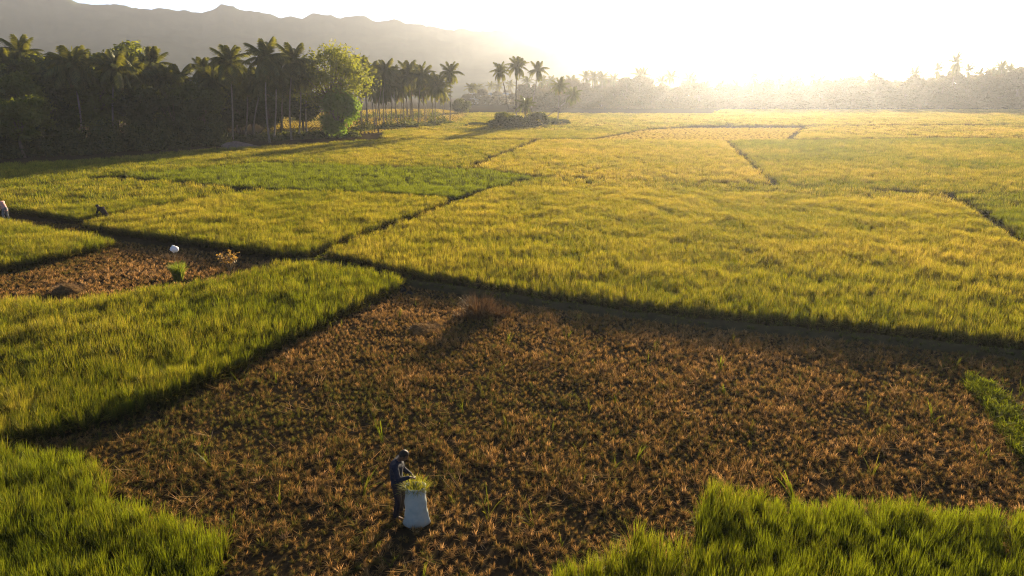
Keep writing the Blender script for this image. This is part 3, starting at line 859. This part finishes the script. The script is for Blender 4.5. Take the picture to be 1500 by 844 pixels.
tree('big', P(490, 201), 0.4, (1.12, 1.1, 1.0), 'big open-crowned broadleaf tree standing out above the grove')
tree('willow', P(497, 203), 1.4, (0.98, 0.95, 1.0), 'bright green drooping tree in front of the big broadleaf tree')
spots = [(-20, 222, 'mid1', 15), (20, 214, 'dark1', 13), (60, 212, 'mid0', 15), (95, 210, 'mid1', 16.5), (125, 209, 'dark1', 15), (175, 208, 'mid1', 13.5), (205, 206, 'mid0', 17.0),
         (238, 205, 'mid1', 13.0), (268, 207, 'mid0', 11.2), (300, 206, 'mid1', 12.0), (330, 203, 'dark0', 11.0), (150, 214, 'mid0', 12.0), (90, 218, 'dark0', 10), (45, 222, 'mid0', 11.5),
         (215, 213, 'dark1', 10.0), (260, 213, 'dark3', 8.5), (-70, 232, 'dark2', 15), (300, 211, 'dark2', 7.8), (5, 205, 'dark2', 15.0), (-60, 215, 'dark0', 16)]  # lighter-leaved kinds among the dark: lit crowns put into the leaf colour
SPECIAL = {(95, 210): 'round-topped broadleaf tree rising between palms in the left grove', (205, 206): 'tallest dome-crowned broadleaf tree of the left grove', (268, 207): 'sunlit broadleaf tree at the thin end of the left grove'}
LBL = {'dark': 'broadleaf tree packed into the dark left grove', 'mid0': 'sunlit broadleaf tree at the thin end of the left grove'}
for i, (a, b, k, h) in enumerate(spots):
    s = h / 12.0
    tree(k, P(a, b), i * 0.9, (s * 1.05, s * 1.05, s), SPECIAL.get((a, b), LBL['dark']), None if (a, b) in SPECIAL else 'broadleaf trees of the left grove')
tree('mid1', P(36, 231), 0.3, (0.95, 0.95, 0.78), 'leafy sunlit tree at the front left corner of the grove')
# undergrowth under the grove and along the row
def undergrowth(name, pts, leaf, mat, label, seed, n_each=260, size=(1.6, 1.3)):
    rs = np.random.RandomState(seed)
    Vs, rv = [], []
    for p, hh in pts:
        N = n_each
        d = rs.normal(size=(N, 3)); d /= np.linalg.norm(d, axis=1)[:, None]; d[:, 2] = np.abs(d[:, 2])
        pos = np.array([p.x, p.y, 0]) + d * np.array([size[0], size[1], hh]) * rs.uniform(0.6, 1.12, N)[:, None]
        u = rs.normal(size=(N, 3)); u /= np.linalg.norm(u, axis=1)[:, None]
        w = np.cross(u, d + rs.normal(0, .4, (N, 3))); w /= np.linalg.norm(w, axis=1)[:, None] + 1e-9
        s = leaf * rs.uniform(.6, 1.3, N)[:, None]
        Vs.append(np.stack([pos - u * s * .9, pos + w * s * .45, pos + u * s * .9, pos - w * s * .45], 1).reshape(-1, 3))
        rv.append(np.repeat(rs.rand(N), 4))
    V = np.concatenate(Vs); V[:, 2] = np.maximum(V[:, 2], 0.02)
    me = bpy.data.meshes.new(name); me.from_pydata(V.tolist(), [], [(4 * i, 4 * i + 1, 4 * i + 2, 4 * i + 3) for i in range(len(V) // 4)])
    a = me.attributes.new('r', 'FLOAT', 'POINT'); a.data.foreach_set('value', np.concatenate(rv).astype(np.float32))
    o = obj(name, me, M[mat]); tag(o, label, kind='stuff')
front = [(-160, 250), (-60, 240), (0, 233), (100, 228), (200, 222), (260, 218), (330, 213)]
ug = []
for i in range(170):
    q = rg.random() * (len(front) - 1); k = int(q)
    a = front[k][0] + (front[k + 1][0] - front[k][0]) * (q - k); b = front[k][1] + (front[k + 1][1] - front[k][1]) * (q - k)
    p = P(a, b - abs(rg.gauss(0, 4))); ug.append((p, rg.uniform(1.2, 4.8)))
for i in range(60):
    a = rg.uniform(330, 520); p = P(a, 210 - (a - 330) * 0.047 - abs(rg.gauss(0, 2))); ug.append((p, rg.uniform(0.5, 1.4)))
undergrowth('undergrowth', ug, 0.30, 'leaf_dark', 'dark undergrowth along the foot of the left grove', 3)
ug = []
for i in range(60):
    a = rg.uniform(520, 665); ug.append((P(a, 192 - (a - 520) * 0.075 + rg.gauss(0, 1.0)), rg.choice([0.4, 0.7, 1.0, 2.2])))
for i in range(50):
    a = rg.uniform(330, 640); ug.append((P(a, 178 - (a - 330) * 0.02 + rg.gauss(0, 1.5)), rg.uniform(0.8, 2.2)))
undergrowth('undergrowth', ug, 0.28, 'leaf_dark', 'scrubby undergrowth at the foot of the palm row', 4, 140)

# the far treeline
FARP = []
rf = random.Random(21)
def prof(x):     # height of the treeline (rows of the photograph), from left to right
    return np.interp(x, [680, 760, 860, 930, 1000, 1060, 1100, 1200, 1270, 1330, 1400, 1500, 1700], [132, 124, 118, 114, 116, 124, 118, 118, 113, 109, 105, 103, 101])
fpalm = palm(Vector((0, 0, 0)), Vector((0.4, 0, 14.0)), 'far palm', 'palms in the far treeline', n=16, size=1.25, seed=300, parts=False, dry=0, nuts=False)
fpalm2 = palm(Vector((0, 0, 0)), Vector((-0.7, 0, 14.0)), 'far palm', 'palms in the far treeline', n=14, size=1.15, seed=301, parts=False, dry=0, nuts=False)
first_used = [False, False]
def far_palm(b, rz, h, label, group):
    k = rf.randint(0, 1); src = (fpalm, fpalm2)[k]; s = h / 14.0
    if not first_used[k]:
        first_used[k] = True
        src.location = b; src.rotation_euler = (0, 0, rz); src.scale = (1, 1, s); src['label'] = label; src['group'] = group
        return
    copy_tree(src, b, rz, (1, 1, s), label, group)
def zone(x):
    return 'mid' if x < 960 else 'glow' if x < 1240 else 'right'
ZL = {'mid': ('hazy broadleaf tree in the far treeline beyond the palm clump', 'hazy palm in the far treeline beyond the palm clump'),
      'glow': ('pale broadleaf tree in the far treeline under the sun glow', 'pale palm in the far treeline under the sun glow'),
      'right': ('brownish broadleaf tree in the right end of the far treeline', 'palm rising from the right end of the far treeline')}
x = 690.0
i = 0
while x < 1640:
    for rowi in range(2):
        bx = x + rf.uniform(-6, 6)
        by = (154.5 if rowi else 158.0) + rf.uniform(-0.8, 0.8) - (4.5 if bx < 760 else 0)
        b = P(bx, by)
        hh = height_at(b, prof(bx) + rf.uniform(-6, 12)) 
        k = rf.randint(0, 3); s = max(0.45, hh / 14.0)
        z = zone(bx)
        tree('far%d' % k, b, rf.random() * 6.28, (rf.uniform(0.85, 1.1) * max(s, .8), rf.uniform(0.85, 1.1) * max(s, .8), s), ZL[z][0], 'broadleaf trees, ' + z + ' stretch of the far treeline')
    if rf.random() < 0.75:
        bx = x + rf.uniform(-6, 6); b = P(bx, 156.5 + rf.uniform(-1, 1) - (4.5 if bx < 760 else 0))
        z = zone(bx)
        far_palm(b, rf.random() * 6.28, height_at(b, prof(bx) + rf.uniform(-4, 6)), ZL[z][1], 'palms, ' + z + ' stretch of the far treeline')
    x += 15.0; i += 1
b = P(1390, 158); far_palm(b, 0.5, height_at(b, 93), 'tallest palm silhouetted above the right end of the treeline', None)
b = P(690, 158); far_palm(b, 0.8, height_at(b, 129), 'lone thin palm left of the far white building', None)

ug = []
for i in range(330):
    a = rf.uniform(690, 1650); ug.append((P(a, 158.6 - (5.5 if a < 760 else 0) + rf.gauss(0, 0.4)), rf.uniform(2.0, 6.5)))
undergrowth('undergrowth', ug, 0.55, 'leaf_far', 'hazy undergrowth at the foot of the far treeline', 5, 170, (5.0, 2.5))

# far white building
def building():
    b = P(718, 152.5)
    e = empty('white_building', b, R(-8))
    tag(e, 'long low white building among the far trees', 'building')
    L, W, Hh = 24.0, 9.0, 4.6
    mb = MB(); mb.box(-L / 2, L / 2, -W / 2, W / 2, 0, Hh); me = mb.mesh('wall', False); obj('wall', me, M['white_wall'], e)
    mb = MB()
    o = 0.6
    vs = [(-L/2-o, -W/2-o, Hh+.01), (L/2+o, -W/2-o, Hh+.01), (L/2+o, W/2+o, Hh+.01), (-L/2-o, W/2+o, Hh+.01), (-L/2-o, 0, Hh + 2.0), (L/2+o, 0, Hh + 2.0)]
    mb.add(vs, [(0, 1, 5, 4), (2, 3, 4, 5), (0, 4, 3), (1, 2, 5), (0, 3, 2, 1)]); obj('roof', mb.mesh('roof', False), M['roof_sheet'], e)
    for q in range(6):
        x0 = -L / 2 + 1.6 + q * 3.9
        mb = MB(); mb.box(x0, x0 + 1.6, -W / 2 - 0.06, -W / 2 + 0.05, 1.2, 3.0); obj('window', mb.mesh('window', False), M['pane'], e)
building()

# ------------------------------------------------------------------ people
def skinned(verts, edges, radii, root=0, sub=2):
    """closed, overlapping swellings along every bone; join_remesh fuses them into one continuous skin"""
    bm = bmesh.new()
    rv = [Vector((r[0], r[1], min(r))) if hasattr(r, '__len__') else Vector((r, r, r)) for r in radii]
    def swell(p, r):
        bmesh.ops.create_icosphere(bm, subdivisions=2, radius=1.0, matrix=Matrix.Translation(p) @ Matrix.Diagonal((*r, 1)))
    for i, j in edges:
        L = (verts[j] - verts[i]).length; k = max(2, int(L / (0.45 * min(min(rv[i]), min(rv[j])))) + 1)
        for q in range(k + 1): swell(verts[i].lerp(verts[j], q / k), rv[i].lerp(rv[j], q / k))
    out = bpy.data.meshes.new('skin'); bm.to_mesh(out); bm.free()
    return out

class Chain:
    def __init__(self): self.v, self.e, self.r = [], [], []
    def add(self, pts, rads, start=None):
        prev = start
        for p, r in zip(pts, rads):
            self.v.append(Vector(p)); self.r.append(r)
            if prev is not None: self.e.append((prev, len(self.v) - 1))
            prev = len(self.v) - 1
        return prev
    def mesh(self, root=0, sub=2): return skinned(self.v, self.e, self.r, root, sub)

def join_remesh(meshes, voxel, name):
    bm = bmesh.new()
    for m_ in meshes: bm.from_mesh(m_)
    me = bpy.data.meshes.new('tmpj'); bm.to_mesh(me); bm.free()
    o = bpy.data.objects.new('tmpj', me); col.objects.link(o)
    r = o.modifiers.new('r', 'REMESH'); r.mode = 'VOXEL'; r.voxel_size = voxel; r.use_smooth_shade = True
    s = o.modifiers.new('s', 'SMOOTH'); s.iterations = 3; s.factor = 0.5
    dg = bpy.context.evaluated_depsgraph_get()
    out = bpy.data.meshes.new_from_object(o.evaluated_get(dg)); out.name = name
    bpy.data.objects.remove(o); bpy.data.meshes.remove(me)
    out.polygons.foreach_set('use_smooth', [True] * len(out.polygons))
    return out

def ellipsoid(c, r, rot=None, sub=3):
    bm = bmesh.new(); bmesh.ops.create_icosphere(bm, subdivisions=sub, radius=1.0)
    mt = Matrix.Translation(c) @ (rot.to_4x4() if rot is not None else Matrix()) @ Matrix.Diagonal((*r, 1))
    bm.transform(mt); me = bpy.data.meshes.new('el'); bm.to_mesh(me); bm.free()
    return me

def hand(ch_list, wrist, direc, down, s=1.0):
    """palm and five fingers, slightly curled, from the wrist along direc"""
    d = Vector(direc).normalized(); n = Vector(down); n = (n - d * n.dot(d)).normalized(); sd = d.cross(n)
    w = Vector(wrist)
    c = Chain(); c.add([w, w + d * 0.045 * s, w + d * 0.085 * s], [0.026 * s, (0.038 * s, 0.018 * s), (0.040 * s, 0.016 * s)])
    ch_list.append(c.mesh(0, 1))
    for k, (off, ln) in enumerate(((-0.030, 0.068), (-0.010, 0.080), (0.010, 0.075), (0.029, 0.058))):
        p = w + d * 0.08 * s + sd * off * s
        f = Chain(); f.add([p, p + (d + n * 0.25) * ln * 0.45 * s, p + (d * 0.75 + n * 0.7) * ln * s * 0.85], [0.010 * s, 0.0095 * s, 0.008 * s])
        ch_list.append(f.mesh(0, 1))
    p = w + d * 0.03 * s - sd * 0.03 * s
    f = Chain(); f.add([p, p + (d * 0.5 - sd * 0.7 + n * 0.2) * 0.04 * s, p + (d * 0.9 - sd * 0.7 + n * 0.5) * 0.06 * s], [0.012 * s, 0.011 * s, 0.009 * s])
    ch_list.append(f.mesh(0, 1))

def person(loc, rz, J, label, shirt, trousers, hat=None, scale=1.0):
    """J: joint positions; the figure faces +X"""
    V = {k: Vector(p) for k, p in J.items()}
    e = empty('person', loc, rz); e.scale = (scale,) * 3
    tag(e, label, 'person')
    parts = []
    t = Chain()
    t.add([V['pelvis'], V['spine'], V['chest'], V['neck'], V['head']], [(0.13, 0.16), (0.115, 0.145), (0.13, 0.17), 0.055, 0.06])
    for s in 'lr':
        t.add([V['shoulder_' + s], V['elbow_' + s], V['wrist_' + s]], [0.06, 0.045, 0.028], 2)
        t.add([V['hip_' + s], V['knee_' + s], V['ankle_' + s], V['toe_' + s]], [0.085, 0.06, 0.042, 0.04], 0)
    parts.append(t.mesh())
    hd = (V['head'] - V['neck']).normalized(); f = V['face'].normalized()
    sd = hd.cross(f).normalized(); f = sd.cross(hd).normalized()
    rm = Matrix((f, sd, hd)).transposed()
    hc = V['head'] + hd * 0.05 + f * 0.015
    parts.append(ellipsoid(hc, (0.098, 0.076, 0.118), rm))
    parts.append(ellipsoid(hc + f * 0.035 - hd * 0.065, (0.055, 0.052, 0.055), rm))            # jaw
    parts.append(ellipsoid(hc + f * 0.102 - hd * 0.022, (0.022, 0.014, 0.026), rm, 2))         # nose
    parts.append(ellipsoid(hc + f * 0.088 - hd * 0.068, (0.012, 0.026, 0.012), rm, 2))         # lips
    parts.append(ellipsoid(hc + f * 0.086 + hd * 0.022, (0.016, 0.052, 0.012), rm, 2))         # brow
    for q in (-1, 1):
        parts.append(ellipsoid(hc + sd * 0.078 * q - hd * 0.01, (0.022, 0.010, 0.034), rm, 2))  # ears
    for s in 'lr':
        hand(parts, V['wrist_' + s], V['hand_' + s] - V['wrist_' + s], V['palm_' + s] if 'palm_' + s in V else Vector((0, 0, -1)))
    body = obj('body', join_remesh(parts, 0.009, 'body'), M['skin'], e)
    # shirt
    t = Chain()
    up = V['pelvis'] * 1.0
    t.add([up - Vector((0, 0, 0.06)) if not J.get('crouch') else up, V['spine'], V['chest'], V['chest'].lerp(V['neck'], 0.75)], [(0.150, 0.185), (0.142, 0.172), (0.155, 0.195), 0.075])
    for s in 'lr':
        w = V['elbow_' + s].lerp(V['wrist_' + s], 0.88)
        t.add([V['shoulder_' + s], V['shoulder_' + s].lerp(V['elbow_' + s], 0.5), V['elbow_' + s], w], [0.078, 0.068, 0.060, 0.044], 2)
    obj('shirt', join_remesh([t.mesh()], 0.012, 'shirt'), shirt, e)
    t = Chain()
    t.add([V['pelvis'] + (V['spine'] - V['pelvis']) * 0.2, V['pelvis'] - (V['spine'] - V['pelvis']).normalized() * 0.05], [(0.135, 0.17), (0.135, 0.17)])
    for s in 'lr':
        t.add([V['hip_' + s], V['knee_' + s], V['ankle_' + s].lerp(V['knee_' + s], 0.1)], [0.100, 0.078, 0.068], 1)
    obj('trousers', join_remesh([t.mesh()], 0.012, 'trousers'), trousers, e)
    # hair: a cap over the back and top of the head
    h = ellipsoid(hc - f * 0.012 + hd * 0.022, (0.102, 0.083, 0.112), rm)
    bm = bmesh.new(); bm.from_mesh(h)
    kill = [v for v in bm.verts if (v.co - hc).dot(f) > 0.055 and (v.co - hc).dot(hd) < 0.055 or (v.co - hc).dot(hd) < -0.055]
    bmesh.ops.delete(bm, geom=kill, context='VERTS')
    rngh = random.Random(4)
    for v in bm.verts: v.co += v.normal * rngh.uniform(-0.002, 0.006)
    bmesh.ops.solidify(bm, geom=bm.faces[:], thickness=0.008)
    me = bpy.data.meshes.new('hair'); bm.to_mesh(me); bm.free()
    me.polygons.foreach_set('use_smooth', [True] * len(me.polygons))
    obj('hair', me, M['hair'], e)
    # eyes
    for q in (-1, 1):
        obj('eye', ellipsoid(hc + f * 0.088 + sd * 0.032 * q + hd * 0.002, (0.009, 0.012, 0.008), rm, 2), M['hair'], body)
    return e

W = P(585, 757)
person(W, R(-6), dict(pelvis=(0, 0, .90), spine=(-.02, 0, 1.08), chest=(.0, 0, 1.27), neck=(.06, 0, 1.42), head=(.125, 0, 1.50), face=(0.75, -0.05, -0.75),
       shoulder_l=(.02, .19, 1.35), elbow_l=(.06, .25, 1.06), wrist_l=(.27, .17, .96), hand_l=(.36, .12, .93),
       shoulder_r=(.02, -.19, 1.35), elbow_r=(.10, -.27, 1.09), wrist_r=(.335, -.21, 1.14), hand_r=(.43, -.19, 1.12),
       hip_l=(.0, .10, .86), knee_l=(.05, .12, .48), ankle_l=(.0, .13, .08), toe_l=(.15, .14, .04),
       hip_r=(.0, -.10, .86), knee_r=(.03, -.12, .48), ankle_r=(-.04, -.13, .08), toe_r=(.11, -.15, .04)),
       'worker in dark navy shirt and dark trousers filling the white sack', M['navy'], M['trouser'])

Wp = P(10, 324)
person(Wp, R(170), dict(pelvis=(-.05, 0, .84), spine=(.02, 0, 1.0), chest=(.12, 0, 1.18), neck=(.23, 0, 1.30), head=(.32, 0, 1.36), face=(0.8, 0, -0.6),
       shoulder_l=(.15, .18, 1.25), elbow_l=(.24, .22, .98), wrist_l=(.40, .15, .80), hand_l=(.46, .13, .72),
       shoulder_r=(.15, -.18, 1.25), elbow_r=(.24, -.22, .98), wrist_r=(.42, -.15, .82), hand_r=(.48, -.13, .74),
       hip_l=(-.05, .10, .80), knee_l=(.06, .13, .45), ankle_l=(-.02, .14, .08), toe_l=(.13, .15, .04),
       hip_r=(-.05, -.10, .80), knee_r=(.02, -.13, .45), ankle_r=(-.08, -.14, .08), toe_r=(.07, -.15, .04)),
       'stooping worker in a pinkish top at the left edge of the photo', M['pink'], M['grey_cloth'], scale=1.08)
Wp = P(154, 325)
person(Wp, R(165), dict(crouch=(0, 0, 0), pelvis=(-.12, 0, .42), spine=(-.02, 0, .60), chest=(.12, 0, .76), neck=(.24, 0, .86), head=(.32, 0, .90), face=(0.8, 0, -0.6),
       shoulder_l=(.14, .18, .82), elbow_l=(.26, .22, .58), wrist_l=(.42, .14, .42), hand_l=(.48, .12, .34),
       shoulder_r=(.14, -.18, .82), elbow_r=(.26, -.22, .58), wrist_r=(.44, -.14, .44), hand_r=(.50, -.12, .36),
       hip_l=(-.10, .10, .40), knee_l=(.24, .16, .44), ankle_l=(.02, .15, .08), toe_l=(.16, .17, .04),
       hip_r=(-.10, -.10, .40), knee_r=(.22, -.16, .42), ankle_r=(.0, -.15, .08), toe_r=(.14, -.17, .04)),
       'crouching worker in black clothes cutting rice beside the bund', M['trouser'], M['trouser'], scale=1.18)

# ------------------------------------------------------------------ the sack and the cut rice in it
def sack():
    b = P(611, 769)
    e = empty('sack', b, 0)
    tag(e, 'upright white woven sack standing in the stubble beside the worker', 'sack')
    prof_ = [(0.0, 0.15, 0.11), (0.015, 0.235, 0.175), (0.06, 0.265, 0.20), (0.11, 0.265, 0.204), (0.16, 0.262, 0.205), (0.24, 0.254, 0.204), (0.32, 0.25, 0.205), (0.42, 0.238, 0.195), (0.48, 0.240, 0.197), (0.55, 0.236, 0.196), (0.62, 0.235, 0.192),
             (0.69, 0.229, 0.185), (0.76, 0.225, 0.188), (0.82, 0.220, 0.186), (0.88, 0.218, 0.183), (0.955, 0.214, 0.18)]
    mb = MB(); vs, fs = [], []
    ns = 40
    for i, (z, a, b_) in enumerate(prof_):
        for k in range(ns):
            q = 2 * math.pi * k / ns
            fold = 1 + 0.03 * math.sin(q * 5 + z * 7) + 0.024 * math.sin(q * 11 - z * 16) + 0.03 * math.sin(q * 2 + z * 24) + 0.016 * math.sin(q * 17 + z * 9)
            sx = 0.025 * (0.95 - z) * 0.4
            corner = 0.05 * math.exp(-((q - 6.0) % (2 * math.pi)) ** 2 * 4) * math.exp(-((z - 0.10) / 0.1) ** 2) + 0.05 * math.exp(-((q - 3.3) ** 2) * 4) * math.exp(-((z - 0.05) / 0.08) ** 2)
            vs.append(((a + corner) * fold * math.cos(q) - sx, b_ * fold * math.sin(q), z))
    for i in range(len(prof_) - 1):
        for k in range(ns):
            k2 = (k + 1) % ns
            fs.append((i * ns + k, i * ns + k2, (i + 1) * ns + k2, (i + 1) * ns + k))
    fs.append(tuple(range(ns))[::-1])
    mb.add(vs, fs)
    o = obj('bag', mb.mesh('bag'), M['sack'], e)
    s = o.modifiers.new('sub', 'SUBSURF'); s.levels = 1; s.render_levels = 1
    mb = MB()
    ring = [Vector((0.216 * (1 + 0.02 * math.sin(5 * q + 6.7)) * math.cos(q), 0.182 * math.sin(q), 0.955 + 0.008 * math.sin(3 * q))) for q in np.linspace(0, 2 * math.pi, 41)]
    mb.tube(ring, [0.012] * 41, 6, False)
    obj('rolled_hem', mb.mesh('rolled_hem'), M['sack'], e)
    # cut rice
    r = empty('rice_bundle', b + Vector((0, 0, 0.80)), 0)
    tag(r, 'bunch of cut green rice ears sticking out of the sack mouth', 'rice bundle')
    rng = random.Random(3); mb = MB()
    for k in range(330):
        a = rng.random() * 6.283; q = math.sqrt(rng.random())
        blade(mb, Vector((0.19 * q * math.cos(a), 0.155 * q * math.sin(a), 0)), a + rng.uniform(-.9, .9), rng.uniform(0.20, 0.42), rng.uniform(0.05, 0.4), rng.uniform(0.1, 0.8), 0.013, 4, rng, rng.uniform(-1, 1))
    obj('stalks', mb.mesh('stalks'), M['loose_green'], r)
M['loose_green'] = mat_foliage('cut_rice', (0.10, 0.15, 0.02), (0.32, 0.27, 0.05), (1.4, 1.25, 0.6), 0.5)
M['sheaf_green'] = mat_foliage('sheaf_rice', (0.08, 0.13, 0.02), (0.20, 0.22, 0.035), (1.4, 1.3, 0.6), 0.5)
sack()

# ------------------------------------------------------------------ small things in the left plot
def scarecrow():
    b = P(260, 402)
    top = height_at(b, 365)
    e = empty('bird_scarer', b)
    tag(e, 'white plastic bag tied on a stick to scare birds', 'scarecrow')
    mb = MB(); mb.tube([(0, 0, -0.1), (-0.02, 0, top * 0.5), (-0.05, 0.0, top - 0.05)], [0.016, 0.014, 0.012], 6)
    obj('stick', mb.mesh('stick'), M['stick'], e)
    bm = bmesh.new(); bmesh.ops.create_icosphere(bm, subdivisions=3, radius=1.0)
    for v in bm.verts:
        q = v.co.copy()
        s = 1 + 0.13 * math.sin(5 * q.x + 3 * q.z) + 0.10 * math.sin(7 * q.y - 4 * q.z) + 0.06 * math.sin(13 * q.x + 11 * q.z)
        pinch = 0.35 + 0.65 * min(1, max(0, (q.z + 1.0) / 0.7))
        v.co = Vector((q.x * 0.17 * s * pinch + 0.08 * max(0, q.x), q.y * 0.13 * s * pinch, q.z * 0.18 * s))
    me = bpy.data.meshes.new('plastic_bag'); bm.to_mesh(me); bm.free(); me.polygons.foreach_set('use_smooth', [True] * len(me.polygons))
    obj('plastic_bag', me, M['plastic'], e, (0.0, 0, top))
scarecrow()

def sheaf():
    b = P(262, 412)
    e = empty('rice_sheaf', b); tag(e, 'upright green sheaf of cut rice below the scarecrow', 'rice sheaf')
    rng = random.Random(9); mb = MB()
    for k in range(420):
        a = rng.random() * 6.283; q = math.sqrt(rng.random())
        blade(mb, Vector((0.20 * q * math.cos(a), 0.20 * q * math.sin(a), 0)), a, rng.uniform(0.75, 1.05), rng.uniform(0.02, 0.2), rng.uniform(0.02, 0.35), 0.02, 4, rng, rng.uniform(-1, 1))
    obj('stalks', mb.mesh('stalks'), M['sheaf_green'], e)
    mb = MB(); mb.tube([Vector((0.25 * math.cos(q), 0.25 * math.sin(q), 0.42)) for q in np.linspace(0, 2 * math.pi, 21)], [0.018] * 21, 5, False)
    obj('tie', mb.mesh('tie'), M['stick'], e)
sheaf()

def dry_bush():
    b = P(338, 398)
    e = empty('dry_shrub', b); tag(e, 'bare reddish-brown dry shrub at the corner of the small plot', 'shrub')
    rng = random.Random(12)
    mb = MB(); tips = []
    for k in range(9):
        a = rng.random() * 6.283; ln = rng.uniform(0.6, 1.05); sp = rng.uniform(0.2, 0.65)
        p0, p1, p2 = Vector((0, 0, 0)), Vector((math.cos(a) * sp * .4 * ln, math.sin(a) * sp * .4 * ln, ln * .5)), Vector((math.cos(a) * sp * ln, math.sin(a) * sp * ln, ln * rng.uniform(.8, 1)))
        mb.tube([p0, p1, p2], [0.022, 0.016, 0.007], 5, False)
        for j in range(3):
            q = p1.lerp(p2, rng.random()); d = Vector((rng.uniform(-1, 1), rng.uniform(-1, 1), rng.uniform(.1, 1))).normalized() * rng.uniform(.15, .3)
            mb.tube([q, q + d], [0.008, 0.004], 4, False); tips.append(q + d)
        tips.append(p2)
    obj('branches', mb.mesh('branches'), M['stick'], e)
    mb = MB()
    for t in tips:
        for j in range(4):
            d = Vector((rng.uniform(-1, 1), rng.uniform(-1, 1), rng.uniform(-.8, .6))).normalized()
            w = d.cross(Vector((rng.uniform(-1, 1), .3, .5))).normalized() * 0.04
            q = t + Vector((rng.uniform(-.06, .06),) * 3)
            mb.add([q, q + d * .08 + w, q + d * .17, q + d * .08 - w], [(0, 1, 2, 3)], [0, .5, 1, .5], rng.random())
    obj('dry_leaves', mb.mesh('dry_leaves'), M['dry_frond'], e)
dry_bush()

def pile(name, b, rx, ry, h, mat, label, cat, seed, straw=0):
    rng = random.Random(seed)
    bm = bmesh.new(); bmesh.ops.create_icosphere(bm, subdivisions=4, radius=1.0)
    bmesh.ops.delete(bm, geom=[v for v in bm.verts if v.co.z < -0.15], context='VERTS')
    for v in bm.verts:
        q = v.co
        s = 1 + 0.10 * math.sin(4 * q.x + seed) + 0.09 * math.sin(5 * q.y + 2 * seed) + 0.05 * math.sin(11 * q.x + 9 * q.y) + rng.uniform(-.02, .02)
        v.co = Vector((q.x * rx * s, q.y * ry * s, q.z * h * s * (0.9 + 0.2 * math.sin(3 * q.x + seed))))
    me = bpy.data.meshes.new(name); bm.to_mesh(me); bm.free(); me.polygons.foreach_set('use_smooth', [True] * len(me.polygons))
    if not straw:
        o = obj(name, me, mat, None, b); return tag(o, label, cat)
    e = empty(name, b); tag(e, label, cat)
    obj('heap', me, mat, e)
    mb = MB()
    for k in range(straw):
        a = rng.random() * 6.283; q = math.sqrt(rng.random())
        p = Vector((rx * q * math.cos(a), ry * q * math.sin(a), h * math.sqrt(max(0.02, 1 - q * q)) * 0.96))
        blade(mb, p, rng.random() * 6.283, rng.uniform(.15, .35), rng.uniform(.8, .97), rng.uniform(.1, .5), 0.014, 3, rng, rng.uniform(-.5, .5))
    obj('straw', mb.mesh('straw'), M['dry_straw'], e)
M['dry_straw'] = mat_foliage('dry_straw', (0.16, 0.10, 0.045), (0.36, 0.24, 0.12), (1.1, 1.0, 0.8), 0.3)
M['heap'] = mat_rough('straw_heap', (0.07, 0.045, 0.02), (0.15, 0.095, 0.042), 7, 0.8)
pile('straw_pile', P(100, 430), 0.75, 0.45, 0.36, M['heap'], 'dark rounded straw pile in the scarecrow plot', 'straw pile', 2, 700)
pile('straw_pile', P(624, 484), 0.75, 0.55, 0.16, M['heap'], 'straw pile catching light near the head of the cut paddy', 'straw pile', 3, 160)
def stook():
    b = P(702, 468)
    e = empty('straw_stook', b); tag(e, 'dark standing heap of brown stalks in the shade of the far bund', 'straw stook')
    rng = random.Random(19)
    for c0, hh, n_ in ((Vector((0, 0, 0)), 1.15, 340), (Vector((0.8, 0.25, 0)), 0.5, 220), (Vector((-0.55, 0.1, 0)), 0.45, 200)):
        mb = MB()
        for k in range(n_):
            a_ = rng.random() * 6.283; q = math.sqrt(rng.random())
            blade(mb, c0 + Vector((0.42 * q * math.cos(a_), 0.34 * q * math.sin(a_), 0)), a_, hh * rng.uniform(0.6, 1.1), rng.uniform(0.0, 0.3), rng.uniform(0.05, 0.7), 0.026, 4, rng, rng.uniform(-1, 1))
        obj('stalks', mb.mesh('stalks'), M['dark_stalk'], e)
M['dark_stalk'] = mat_foliage('dark_stalk', (0.05, 0.03, 0.015), (0.13, 0.075, 0.035), (1.1, 1.0, 0.8), 0.2)
stook()
pile('dark_bundle', P(586, 427), 0.34, 0.22, 0.26, M['dark_cloth'], 'larger of two dark bundles left by the paddy corner', 'bundle', 7)
pile('dark_bundle', P(600, 431), 0.22, 0.16, 0.15, M['dark_cloth'], 'smaller of two dark bundles left by the paddy corner', 'bundle', 8)
pile('soil_pile', P(352, 217), 3.6, 1.6, 0.9, M['soil_pile'], 'pinkish grey soil pile at the edge of the grove', 'soil pile', 9)

# ------------------------------------------------------------------ the evening air
def haze():
    m, n, out = new_mat('evening_haze')
    v = n.nodes.new('ShaderNodeVolumePrincipled')
    v.inputs['Color'].default_value = (1.0, 0.87, 0.74, 1)
    v.inputs['Density'].default_value = HAZE_DENSITY
    v.inputs['Anisotropy'].default_value = HAZE_G
    w = n.nodes.new('ShaderNodeVolumePrincipled')          # fine blue scatter of the clear air
    w.inputs['Color'].default_value = (0.52, 0.70, 1.0, 1)
    w.inputs['Density'].default_value = AIR_DENSITY
    w.inputs['Anisotropy'].default_value = 0.1
    a = n.nodes.new('ShaderNodeAddShader')
    n.links.new(v.outputs[0], a.inputs[0]); n.links.new(w.outputs[0], a.inputs[1])
    n.links.new(a.outputs[0], out.inputs['Volume'])
    mb = MB(); mb.box(-4700, 4700, -4700, 4700, -1.0, HILL_TOP + 12)
    o = obj('haze', mb.mesh('haze', False), m)
    tag(o, 'thin sunlit evening haze over the fields and mountains', kind='stuff')
haze()
print('HILL_TOP', HILL_TOP)
